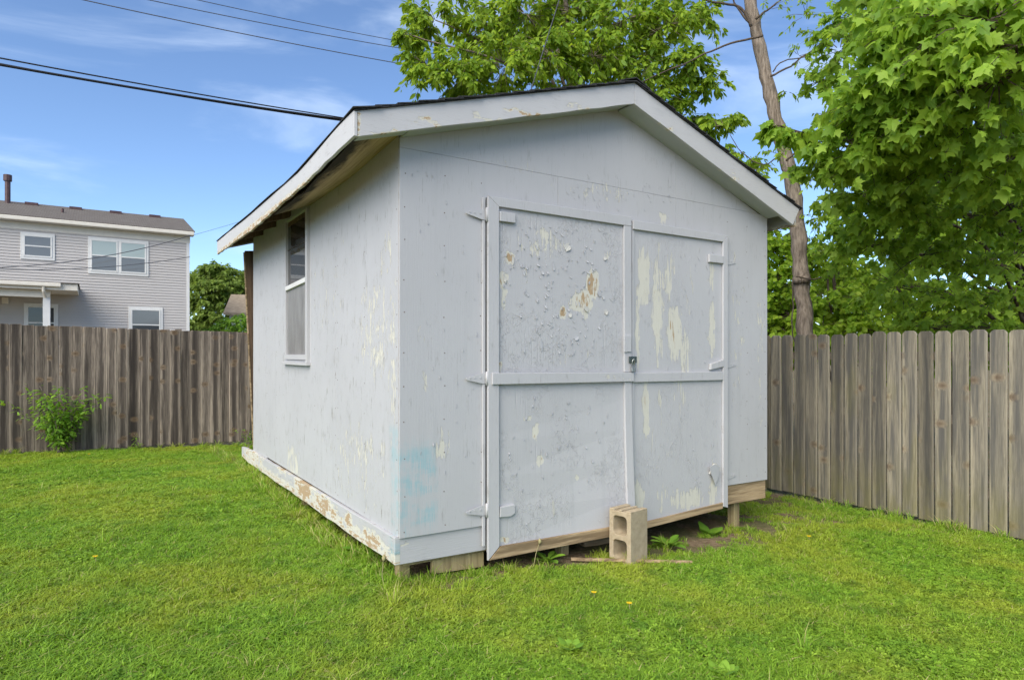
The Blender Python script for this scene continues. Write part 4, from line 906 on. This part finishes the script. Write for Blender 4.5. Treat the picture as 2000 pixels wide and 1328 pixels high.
tl([(1548, 545), (1550, 600), (1546, 640), (1556, 690), (1540, 740)], 8.3, .010, .006)
MB_ = MB().tube([tuple(atd(1566, 553, 8.62)), tuple(atd(1565, 541, 8.62))], [.112, .110], 14); o = MB_.build('bark_collar', M['bark'], None, smooth=True); o.parent = TL; o.matrix_parent_inverse = TL.matrix_basis.inverted()
ct = [CL(1375, 20, 9, (.22, .3, .2), .2), CL(1250, 150, 8.9, (.25, .3, .2), .25), CL(1330, 115, 8.9, (.2, .3, .18), .18), CL(1560, 110, 8.8, (.25, .3, .25), .3), CL(1600, 70, 8.8, (.3, .3, .3), .4), CL(1540, 180, 8.8, (.2, .2, .2), .14), CL(1500, 20, 9.1, (.25, .3, .2), .2), CL(1575, 30, 9, (.35, .3, .25), .4), CL(1440, 300, 8.4, (.18, .2, .14), .2), CL(1620, 230, 8.5, (.3, .3, .3), .4), CL(1590, 350, 8.6, (.26, .3, .26), .45), CL(1600, 430, 8.8, (.28, .3, .3), .5), CL(1590, 300, 8.7, (.2, .2, .2), .3), CL(1635, 130, 8.9, (.3, .3, .3), .5), CL(1585, 490, 8.9, (.25, .3, .25), .5), CL(1515, 300, 8.3, (.2, .2, .15), .25), CL(1480, 330, 8.5, (.2, .2, .18), .25)]
P, T_, N_, S_, tw = sprays(ct, 22, 4, .075, 3, .8, .9); crown('crown', OVATE, P, T_, N_, S_, M['leaf_back'], TL); twigs(tw, .004, M['bark_dark'], TL)

# ---- big maple on the right
TM = empty('maple_tree', (8.9, -.6, -.25), 'large maple with broad lobed leaves overhanging the right fence', 'tree')
cm = [CL(1930, 40, 4.9, (.55, .6, .45), 1), CL(1840, 30, 5.2, (.5, .5, .4), .9), CL(1760, 70, 5.5, (.5, .5, .4), .9), CL(1830, 130, 5.2, (.5, .5, .35), 1), CL(1950, 150, 4.9, (.5, .5, .35), .8), CL(1740, 170, 5.6, (.5, .5, .35), 1), CL(1985, 90, 4.7, (.4, .5, .4), .7),
      CL(1705, 215, 5.9, (.45, .5, .35), 1), CL(1790, 230, 5.7, (.55, .5, .35), 1), CL(1900, 250, 5.6, (.5, .5, .4), .8), CL(1655, 275, 6.0, (.32, .4, .28), .7), CL(1700, 310, 6.2, (.55, .5, .35), 1), CL(1985, 300, 5.6, (.5, .5, .4), .7), CL(1565, 258, 6.2, (.17, .2, .10), .2), CL(1518, 245, 6.3, (.13, .15, .09), .16), CL(1585, 325, 6.4, (.20, .22, .14), .2), CL(1835, 330, 6.2, (.6, .5, .4), .9),
      CL(1685, 380, 6.8, (.42, .5, .4), .8), CL(1750, 400, 7.0, (.6, .6, .4), 1), CL(1870, 420, 7.0, (.6, .6, .45), 1), CL(1970, 400, 6.6, (.6, .6, .45), .8), CL(1650, 450, 7.6, (.3, .5, .35), .4), CL(1700, 480, 7.6, (.5, .6, .4), .6), CL(1800, 500, 7.6, (.6, .6, .4), .6), CL(1920, 510, 7.6, (.7, .6, .4), .7), CL(1640, 100, 8.0, (.4, .5, .5), .5), CL(1680, 40, 7.6, (.5, .5, .5), .8), CL(1600, 160, 8.2, (.25, .3, .3), .3),
      CL(1750, 560, 8.4, (.7, .6, .4), .5), CL(1870, 580, 8.4, (.7, .6, .4), .5), CL(1980, 580, 8.0, (.7, .6, .4), .6), CL(1940, 640, 8.2, (.7, .6, .3), .5), CL(1820, 640, 8.8, (.7, .6, .3), .5),
      CL(1760, -60, 6.2, (.8, .7, .5), 1), CL(1900, -70, 5.6, (.8, .7, .5), 1), CL(2080, 60, 5.2, (.7, .7, .5), .9), CL(2090, 260, 5.8, (.8, .7, .5), .9), CL(2100, 450, 6.6, (.8, .7, .6), .9), CL(1750, 260, 8.6, (.8, .8, .7), .55), CL(1900, 180, 8.4, (.8, .8, .7), .55), CL(1880, 330, 9.0, (1, .8, .7), .55), CL(1790, 110, 9.0, (.8, .8, .7), .5), CL(1980, 240, 8.6, (.9, .8, .8), .55)]
near_, far_c = [q for q in cm if (np.array(q[0]) - CAM) @ FW < 6.4], [q for q in cm if (np.array(q[0]) - CAM) @ FW >= 6.4]
A_ = sprays(near_, 42, 5, .100, 3, 1.0, 1.1, upbias=.1, flat=.5, inner=.3); B_ = sprays(far_c, 50, 5, .085, 3, 1.0, 1.1, upbias=.1, flat=.5, inner=.3)
P, T_, N_, S_ = (np.concatenate([a, b]) for a, b in zip(A_[:4], B_[:4])); tw = A_[4] + B_[4]
d = np.linalg.norm(P - CAM, axis=1); rel = P - CAM; Zc = rel @ FW; U = 1000 + F * (rel @ RT) / Zc; Vv = HY - F * rel[:, 2] / Zc
vis = (U > 1480) & (U < 2010) & (Vv > -10) & (Vv < 640); order = np.argsort(np.where(vis, d / S_, 1e9)); big_ = np.zeros(len(P), bool); big_[order[:300]] = True
crown('crown', MAPLE_LO, P[~big_], T_[~big_], N_[~big_], S_[~big_] * rng.uniform(.9, 1.15, (~big_).sum()), M['leaf_maple'], TM); twigs(tw, .006, M['bark_dark'], TM)
lv = []
for i in range(6):
    V, Fc = MAPLE_HI; V = V.copy(); V[:, 2] *= rng.uniform(.5, 1.8); V[:, 0] *= rng.uniform(.85, 1.1); V[:, 0] += .06 * rng.normal() * V[:, 1] ** 2
    V = np.vstack([V, [(-.010, 0, 0), (.010, 0, 0), (.006, -.55, -.12), (-.006, -.55, -.12)]])
    me = bpy.data.meshes.new('leaf'); me.from_pydata(V.tolist(), [], [tuple(f) for f in Fc.tolist()] + [(len(V)-4, len(V)-3, len(V)-2, len(V)-1)])
    at = me.attributes.new('rnd', 'FLOAT', 'POINT'); at.data.foreach_set('value', np.full(len(V), rng.random(), np.float32)); me.materials.append(M['leaf_maple']); lv.append(me)
inv = TM.matrix_basis.inverted()
for i in np.where(big_)[0]:
    t = Vector(T_[i]).normalized(); x = t.cross(Vector(N_[i])).normalized(); nz_ = x.cross(t)
    o = bpy.data.objects.new('leaf', lv[int(rng.integers(6))]); col.objects.link(o); o.parent = TM
    mtx = Matrix((x, t, nz_)).transposed().to_4x4() @ Matrix.Scale(float(S_[i]) * 1.05, 4); mtx.translation = Vector(P[i]); o.matrix_basis = Matrix.Translation(-TM.location) @ mtx
limb([(8.9, -.6, -.4), (8.85, -.5, 1.5), (8.7, -.3, 3.2), (8.5, -.2, 5.0), (8.4, 0, 7)], .24, .12, M['bark_dark'], TM, 'trunk', 6, 12)
root = np.array([8.75, -.35, 2.6])
for k, (c, r, dn) in enumerate(cm):
    if k % 2: continue
    b = np.array(c); st = np.array([8.7, -.3, np.clip(b[2] - .8, 1.2, 5)]); m1_ = st * .55 + b * .45 + np.array([0, 0, .25])
    limb([tuple(st), tuple(m1_), tuple(b)], .032, .008, M['bark_dark'], TM, 'limb', 6, 6, .015)

# ---- understorey trees behind the right fence
def bush_tree(label, spec, base, seed_size=.10, name='background_tree', mat='leaf_under', tpl=BROAD, ns=74, group='trees beyond the right fence', nl=5, pn=3, trunk_r=.07):
    b0 = np.mean([s[0] for s in [CL(*q) for q in spec]], 0); g0 = (float(b0[0]), float(b0[1]), -.25)
    t = empty(name, g0, label, 'tree', group); cl = [CL(*q) for q in spec]
    P, T_, N_, S_, tw = sprays(cl, ns, nl, seed_size, pn, .6, .95, inner=.4); crown('crown', tpl, P, T_, N_, S_, M[mat], t); twigs(tw, .006, M['bark_dark'], t)
    top = max(c[0][2] for c in cl); limb([(g0[0], g0[1], -.4), (g0[0] + .1, g0[1] - .05, top * .5), (g0[0], g0[1], top * .9)], trunk_r, .02, M['bark_dark'], t, 'trunk')
    for c, r, dn in cl[::2]: limb([(g0[0] + .05, g0[1], max(.3, c[2] * .5)), tuple(np.array(c) * .6 + np.array([g0[0], g0[1], c[2]]) * .4), tuple(c)], .022, .008, M['bark_dark'], t, 'limb', 5, 5, .01)
    return t
bush_tree('light green young tree filling the gap between shed wall and leaning trunk', [(1500, 480, 10.5, (.5, .5, .5), 1), (1515, 560, 10.3, (.5, .5, .5), 1), (1500, 640, 10.4, (.6, .5, .5), 1), (1450, 560, 10.8, (.6, .6, .6), 1), (1545, 620, 10.2, (.5, .5, .5), .9), (1440, 460, 11, (.5, .5, .5), .8)], None)
bush_tree('pale green sapling thicket right of the leaning trunk, low behind the fence', [(1600, 500, 10.2, (.5, .5, .5), .8), (1615, 590, 10, (.6, .5, .5), 1), (1680, 640, 9.8, (.6, .5, .5), 1), (1650, 540, 10.8, (.6, .5, .5), .9), (1590, 660, 9.8, (.6, .5, .4), 1)], None)
bush_tree('dark green dense tree deep behind the maple, upper right', [(1760, 450, 11.5, (1, .8, .9), 1.2), (1880, 480, 11.5, (1, .8, .9), 1.2), (2000, 460, 11, (1, .8, .9), 1.2), (1700, 560, 11.5, (.9, .8, .8), 1.2), (1820, 600, 11.5, (1, .8, .8), 1.2), (1950, 610, 11, (1, .8, .8), 1.2), (1880, 350, 12, (1.1, .8, .9), 1.1), (2000, 330, 12, (1.1, .9, .9), 1.1), (1760, 340, 12.2, (.8, .8, .8), .8)], None, .14, ns=60)
# shadowy ground hedge behind the fence so that no horizon shows below the trees
bush_tree('low dark hedge mass along the far side of the right fence', [(1520, 680, 13, (1.2, .9, .7), 1), (1640, 670, 13, (1.2, .9, .7), 1), (1760, 670, 13, (1.3, .9, .8), 1), (1880, 670, 13, (1.3, .9, .8), 1), (2000, 670, 12.5, (1.3, .9, .8), 1), (2100, 640, 12, (1.3, .9, .9), 1), (1500, 590, 14, (1.2, .9, .9), 1), (1620, 570, 14, (1.0, .9, .8), .8)], None, .16, ns=60)
# ---- far tree beside the house, bush before the outbuilding
bush_tree('round dark green tree in the distance right of the house', [(430, 560, 36, (1.5, 1.2, 1.1), 2), (400, 590, 36, (1.2, 1.2, 1.0), 1.6), (455, 545, 37, (1.2, 1.2, .9), 1.6), (390, 550, 36.5, (.9, .9, .8), 1.2), (440, 620, 36, (1.6, 1.2, 1.0), 2), (395, 640, 36, (1.2, 1.2, 1.0), 1.6), (425, 525, 36.5, (.9, .9, .5), 1), (470, 580, 37.5, (1.0, 1, 1.0), 1.4)], None, .24, 'distant_tree', 'leaf_far', OVATE, 60, None, 6, 5, .2)
bush_tree('small yellow-green bush peeking over the back fence near the outbuilding', [(440, 645, 26, (.6, .6, .55), 1), (465, 630, 26, (.6, .6, .5), 1), (420, 655, 26, (.5, .5, .5), .8), (485, 650, 26, (.6, .6, .6), 1)], None, .17, 'background_bush', 'leaf_shrub', OVATE, 34, None, 5, 3, .04)['category'] = 'bush'

# ---- shrub at the back fence, seedlings
def small_plant(name, label, base, stems, h, spread, size, n, tpl=OVATE, mat='leaf_shrub', cat='plant', group=None, dens=1):
    t = empty(name, tuple(base), label, cat, group); Ps, Ts, Ns, Ss, tw = [], [], [], [], []
    for i in range(stems):
        a = np.array(base) + rng.normal(size=3) * np.array([.02, .02, 0]); dr = np.array([rng.normal() * spread, rng.normal() * spread * .5, h * rng.uniform(.55, 1.0)]); b = a + dr; m_ = a + dr * np.array([.3, .3, .6]); tw.append((a, m_, b))
        t_ = rng.uniform(.2, 1, n)[:, None]; q = (1 - t_) ** 2 * a + 2 * t_ * (1 - t_) * m_ + t_ ** 2 * b; o_ = rvec(n); o_[:, 2] *= .4
        Ps.append(q + o_ * size * .9 * rng.uniform(.2, 1.4, (n, 1))); Ts.append(unit(o_ + np.array([0, 0, -.15]))); Ns.append(unit(np.array([0, 0, 1.]) + rvec(n) * .5)); Ss.append(size * rng.uniform(.6, 1.2, n))
    crown('foliage', tpl, np.concatenate(Ps), np.concatenate(Ts), np.concatenate(Ns), np.concatenate(Ss), M[mat], t)
    for a, m_, b in tw[:12]: limb([tuple(a), tuple(m_), tuple(b)], .005, .002, M['bark'], t, 'stem', 4, 5)
    return t
def gp(u, v): q = onG(u, v); return np.array([q[0], q[1], float(gz(q[0], q[1]))])
b = np.array([-2.02, 7.62, float(gz(-2.02, 7.62))]); small_plant('leafy_shrub', 'bright green leafy shrub growing at the foot of the back fence', b, 26, 1.05, .30, .085, 48, cat='shrub')
b = np.array([-1.0, 7.72, float(gz(-1.0, 7.72))]); small_plant('fence_seedling', 'tiny seedling against the back fence right of the shrub', b, 3, .28, .05, .05, 9)
b = np.array([.05, 5.1, float(gz(.05, 5.1)) + .05]); small_plant('fence_seedling', 'small yellow-green weed at the rear end of the skirt board', b, 4, .28, .08, .07, 10)
small_plant('corner_seedling', 'short dark leafy weed at the shed end of the back fence', np.array([.55, 7.7, float(gz(.55, 7.7))]), 5, .35, .08, .05, 14)

# ---- broad-leaved weeds (rosettes)
DAND = fan_template([(0, 0), (.05, .15), (.12, .30), (.10, .42), (.19, .60), (.17, .78), (.10, .92), (0, 1)], .55, .25, .35)
M['leaf_weed'] = leaf_mat('weed_leaf', (0.13, 0.28, 0.03), (0.26, 0.44, 0.05), .35, (0.25, 0.42, 0.04))
def rosette(label, u, v, n, size, up=.5, tpl=None):
    b = gp(u, v); t = empty('broadleaf_weed', tuple(b), label, 'weed', 'broad-leaved weeds in the lawn')
    an = np.linspace(0, 2 * np.pi, n, endpoint=False) + rng.normal(size=n) * .3; up_ = up * rng.uniform(.6, 1.5, n)
    tpv = tpl or DAND
    for i in range(n):
        tip = unit(np.array([[math.cos(an[i]), math.sin(an[i]), up_[i]]])); V, Fc = place(tpv, np.array([b + np.array([0, 0, .01])]), tip, np.array([[0, 0, 1.0]]) + rvec(1) * .15, np.array([size * rng.uniform(.7, 1.15)]))
        o = np_mesh('leaf', V - b, Fc, M['leaf_weed'], None, {'rnd': np.full(len(V), rng.random())}); o.parent = t
    return t
rosette('large pale broad-leaved weed in the foreground grass below the block', 1115, 1272, 12, .085, .7, BROAD)
rosette('pale broad-leaved weed at the bottom edge of the picture', 1410, 1322, 12, .085, .7, BROAD)
rosette('lush dandelion plant right of the concrete block', 1305, 1070, 16, .15, .8)
rosette('small leafy weed between the concrete block and the right post', 1385, 1045, 9, .13, .8, BROAD)
rosette('dandelion rosette under the middle of the left door', 1068, 1100, 9, .16, .8)
rosette('leafy weed beside the corner post on the left side of the shed', 712, 1085, 9, .15, .9)
rosette('broad weed in the grass midway along the left skirt board', 640, 1030, 8, .13, .8)
rosette('flat weed rosette in the lawn at lower left', 520, 1195, 9, .07, .5, BROAD)
# dandelion flowers
M['petal'] = plain('yellow_petal', (0.75, 0.52, 0.02), .6, .2, var=.15); M['stalk'] = plain('pale_stalk', (0.32, 0.28, 0.14), .8, .2)
for u, v, lb in ((1580, 1061, 'yellow dandelion flower on the soil near the right fence'), (1229, 1198, 'yellow dandelion flower in the grass below the concrete block'), (174, 895, 'yellow dandelion flower by the back fence'), (186, 1104, 'yellow fallen petal in the left lawn'), (1160, 1176, 'small yellow flower just left below the block')):
    b = gp(u, v); t = empty('dandelion_flower', tuple(b), lb, 'flower', 'dandelion flowers'); mb = MB(); n = 14
    for i in range(n):
        a = 2 * math.pi * i / n; r_ = .016; mb.hexa([(0, 0, .055), (.3 * r_ * math.cos(a - .3), .3 * r_ * math.sin(a - .3), .057), (r_ * math.cos(a), r_ * math.sin(a), .064), (.3 * r_ * math.cos(a + .3), .3 * r_ * math.sin(a + .3), .057), (0, 0, .060), (.3 * r_ * math.cos(a - .3), .3 * r_ * math.sin(a - .3), .062), (r_ * math.cos(a), r_ * math.sin(a), .067), (.3 * r_ * math.cos(a + .3), .3 * r_ * math.sin(a + .3), .062)])
    o = mb.build('flower_head', M['petal'], None, fix=False); o.parent = t
    o = MB().tube([(0, 0, -.01), (.004, 0, .03), (0, 0, .058)], .0022, 5).build('stalk', M['stalk'], None); o.parent = t
b = gp(1040, 1110); t = empty('dry_seed_stalk', tuple(b), 'dry tan weed stalk standing under the left door', 'weed'); o = MB().tube([(0, 0, -.02), (.03, 0, .10), (.05, -.01, .17)], [.003, .0025, .002], 5).build('stalk', M['stalk'], None); o.parent = t
o = MB().tube([(.05, -.01, .165), (.056, -.012, .185), (.052, -.012, .205)], [.006, .013, .004], 7).build('seed_head', M['stalk'], None, smooth=True); o.parent = t
b = gp(752, 1150); t = empty('dry_seed_stalk', tuple(b), 'dry tan weed stalk beside the corner post', 'weed'); o = MB().tube([(0, 0, -.02), (-.02, 0, .09), (-.012, 0, .18)], [.003, .0025, .002], 5).build('stalk', M['stalk'], None); o.parent = t
o = MB().tube([(-.012, 0, .175), (-.006, 0, .195), (-.01, 0, .215)], [.006, .015, .004], 7).build('seed_head', M['stalk'], None, smooth=True); o.parent = t

# ================================================================== GRASS (one mass)
def grass_mat():
    T = NT('grass_blade'); a = T.n('Attribute', attribute_name='rnd').outputs['Fac']; pos = T.n('NewGeometry').outputs['Position']; oi = T.n('ObjectInfo').outputs['Random']
    n = T.noise(pos, .9, 4, .6); n2 = T.noise(T.map(pos, loc=(7, 3, 0)), 7.0, 4, .65)
    c = T.mix(T.lin(a, 0, 1), (0.14, 0.275, 0.022), (0.30, 0.48, 0.045))
    c = T.mix(T.ss(n, .42, .66, 0, .62), c, (0.39, 0.43, 0.05))
    c = T.mix(T.ss(n2, .48, .68, 0, .45), c, (0.055, 0.165, 0.022))
    c = T.mix(T.ss(a, .89, .95, 0, .85), c, (0.50, 0.43, 0.20))
    d = T.bsdf(c, .5, .25); tr = T.n('BsdfTranslucent', {'Color': T.mix(1.0, c, (1.5, 1.35, .6), 'MULTIPLY')}).outputs[0]
    return T.done(T.n('MixShader', {0: .32, 1: d, 2: tr}).outputs[0])
M['grass'] = grass_mat()
def tuft(n, rad, h, wd, lean, clover=0):
    V, Fc, A = [], [], []
    for i in range(n):
        r_ = rad * math.sqrt(random.random()); a = random.uniform(0, 6.283); x, y = r_ * math.cos(a), r_ * math.sin(a); hh = h * random.uniform(.45, 1.15); la = random.uniform(0, 6.283); ll = lean * hh * random.uniform(.3, 1.5); rn = random.random()
        ex, ey = math.cos(la), math.sin(la); wa = la + math.pi / 2 + random.uniform(-.6, .6); wx, wy = math.cos(wa) * wd * .5 * random.uniform(.7, 1.3), math.sin(wa) * wd * .5
        b = len(V); V += [(x - wx, y - wy, -.01), (x + wx, y + wy, -.01), (x - wx * .9 + ex * ll * .35, y - wy * .9 + ey * ll * .35, hh * .55), (x + wx * .9 + ex * ll * .35, y + wy * .9 + ey * ll * .35, hh * .55), (x + ex * ll, y + ey * ll, hh * (1 - .25 * lean))]
        Fc += [(b, b + 1, b + 3), (b, b + 3, b + 2), (b + 2, b + 3, b + 4)]; A += [rn] * 5
    for i in range(clover):
        r_ = rad * math.sqrt(random.random()); a = random.uniform(0, 6.283); x, y = r_ * math.cos(a), r_ * math.sin(a); z = h * random.uniform(.35, .75); rn = random.uniform(0, .85); s = random.uniform(.006, .013); a0 = random.uniform(0, 6.28); tx, ty = random.gauss(0, .35), random.gauss(0, .35)
        for k in range(3):
            an = a0 + k * 2.094; b = len(V); pts = [(0, 0), (.55, -.45), (1.0, -.25), (1.0, .25), (.55, .45)]
            for px, py in pts:
                dx = s * (px * math.cos(an) - py * math.sin(an)); dy = s * (px * math.sin(an) + py * math.cos(an)); V.append((x + dx, y + dy, z + dx * tx + dy * ty))
            Fc += [(b, b + 1, b + 2), (b, b + 2, b + 3), (b, b + 3, b + 4)]; A += [rn] * 5
    me = bpy.data.meshes.new('tuft'); me.from_pydata(V, [], Fc); at = me.attributes.new('rnd', 'FLOAT', 'POINT'); at.data.foreach_set('value', np.array(A, np.float32)); me.materials.append(M['grass'])
    return bpy.data.objects.new('tuft_shape', me)
protos = [tuft(64, .075, .042, .0052, 1.1), tuft(64, .075, .034, .0055, 1.4), tuft(56, .075, .050, .005, 1.0), tuft(48, .07, .038, .0055, 1.2, 14), tuft(40, .07, .034, .0055, 1.2, 26), tuft(26, .035, .15, .0055, .65)]
def lawn_points():
    N = 130000
    # positions thinned with distance from where people stand in front of the shed
    X = rng.uniform(-8, 5.15, N); Y = rng.uniform(-4.5, 7.8, N)
    dd = np.hypot(X - CAM[0], Y - CAM[1]); rel = np.c_[X, Y, gz(X, Y)] - CAM; Z = rel @ FW; ang = np.abs(np.arctan2(rel @ RT, Z))
    keep = (ang < R(47)) & (Z > 1.6)
    far_ = np.clip(1.35 - dd * .085, .42, 1.0); keep &= rng.random(N) < far_
    keep &= ~((X > .06) & (X < 3.62) & (Y > .05) & (Y < 4.5))
    nz1 = np.array([mnoise.fractal(Vector((x * 1.1, y * 1.1, 3.3)), 1.0, 2.0, 3) for x, y in zip(X, Y)]); nz2 = np.array([mnoise.fractal(Vector((x * 3.5, y * 3.5, 8.3)), 1.0, 2.0, 2) for x, y in zip(X, Y)])
    bare = np.zeros(N)
    def blob(cx, cy, rx, ry, k): return k * np.exp(-(((X - cx) / rx) ** 2 + ((Y - cy) / ry) ** 2))
    bare = np.maximum.reduce([blob(2.5, -.12, 1.3, .40, .90), blob(3.6, .05, 1.1, .42, .88), blob(4.6, .8, .8, .7, .95), blob(1.3, -.05, .7, .22, .9), blob(.35, -.10, .5, .14, .8), blob(4.3, -.2, .9, .25, .55), blob(4.9, -.6, .35, 1.0, .45)])
    keep &= rng.random(N) > bare + nz2 * .35
    keep &= rng.random(N) > np.clip(nz2 * .8 - .15, 0, .55)
    X, Y, nz1, nz2, bare = X[keep], Y[keep], nz1[keep], nz2[keep], bare[keep]; n = len(X); r = rng.random(n)
    kind = np.where(nz1 + rng.normal(size=n) * .22 > .16, 3 + (r > .5), np.floor(r * 3)).astype(int)
    scl = rng.uniform(.75, 1.25, n) * (1 + .25 * nz2); 
    edge = np.minimum.reduce([np.where(Y > -.3, np.abs(X + .08), 9), np.where((X > -.1) & (X < 3.7), np.abs(Y + .06), 9), np.abs(X - 5.15), np.abs(Y - 7.8)])
    tall = (edge < .10) & (rng.random(n) < .38) | (rng.random(n) < .003) | ((bare > .3) & (rng.random(n) < .10)); kind = np.where(tall, 5, kind)
    scl = np.where(tall, rng.uniform(.4, 1.0, n), scl); scl = np.where(bare > .35, scl * .75, scl)
    return X, Y, kind, scl
X, Y, kind, scl = lawn_points()
gme = bpy.data.meshes.new('grass'); Pn = np.c_[X, Y, gz(X, Y)].astype(np.float32); gme.vertices.add(len(X)); gme.vertices.foreach_set('co', Pn.ravel())
for nm, da, ty in (('kind', kind, 'INT'), ('scl', scl, 'FLOAT'), ('rz', rng.uniform(0, 6.283, len(X)), 'FLOAT')):
    at = gme.attributes.new(nm, ty, 'POINT'); at.data.foreach_set('value', np.asarray(da, np.int32 if ty == 'INT' else np.float32))
gme.materials.append(M['grass']); GR = link(bpy.data.objects.new('grass', gme)); tag(GR, 'short green lawn grass mixed with clover', 'grass', kind='stuff')
ng = bpy.data.node_groups.new('grow_grass', 'GeometryNodeTree'); ng.interface.new_socket('Geometry', in_out='INPUT', socket_type='NodeSocketGeometry'); ng.interface.new_socket('Geometry', in_out='OUTPUT', socket_type='NodeSocketGeometry')
gi = ng.nodes.new('NodeGroupInput'); go = ng.nodes.new('NodeGroupOutput'); jn = ng.nodes.new('GeometryNodeJoinGeometry')
def natt(nm, ty): q = ng.nodes.new('GeometryNodeInputNamedAttribute'); q.data_type = ty; q.inputs['Name'].default_value = nm; return q.outputs['Attribute']
ki, sc_a, rz_a = natt('kind', 'INT'), natt('scl', 'FLOAT'), natt('rz', 'FLOAT'); cx_ = ng.nodes.new('ShaderNodeCombineXYZ'); ng.links.new(rz_a, cx_.inputs[2])
for k, po in enumerate(protos):
    oi = ng.nodes.new('GeometryNodeObjectInfo'); oi.inputs['Object'].default_value = po; oi.inputs['As Instance'].default_value = False
    cmp_ = ng.nodes.new('FunctionNodeCompare'); cmp_.data_type = 'INT'; cmp_.operation = 'EQUAL'; ng.links.new(ki, cmp_.inputs[2]); cmp_.inputs[3].default_value = k
    ip = ng.nodes.new('GeometryNodeInstanceOnPoints'); ng.links.new(gi.outputs[0], ip.inputs['Points']); ng.links.new(cmp_.outputs[0], ip.inputs['Selection']); ng.links.new(oi.outputs['Geometry'], ip.inputs['Instance']); ng.links.new(cx_.outputs[0], ip.inputs['Rotation']); ng.links.new(sc_a, ip.inputs['Scale'])
    ng.links.new(ip.outputs[0], jn.inputs[0])
ng.links.new(jn.outputs[0], go.inputs[0]); gm = GR.modifiers.new('grow', 'NODES'); gm.node_group = ng
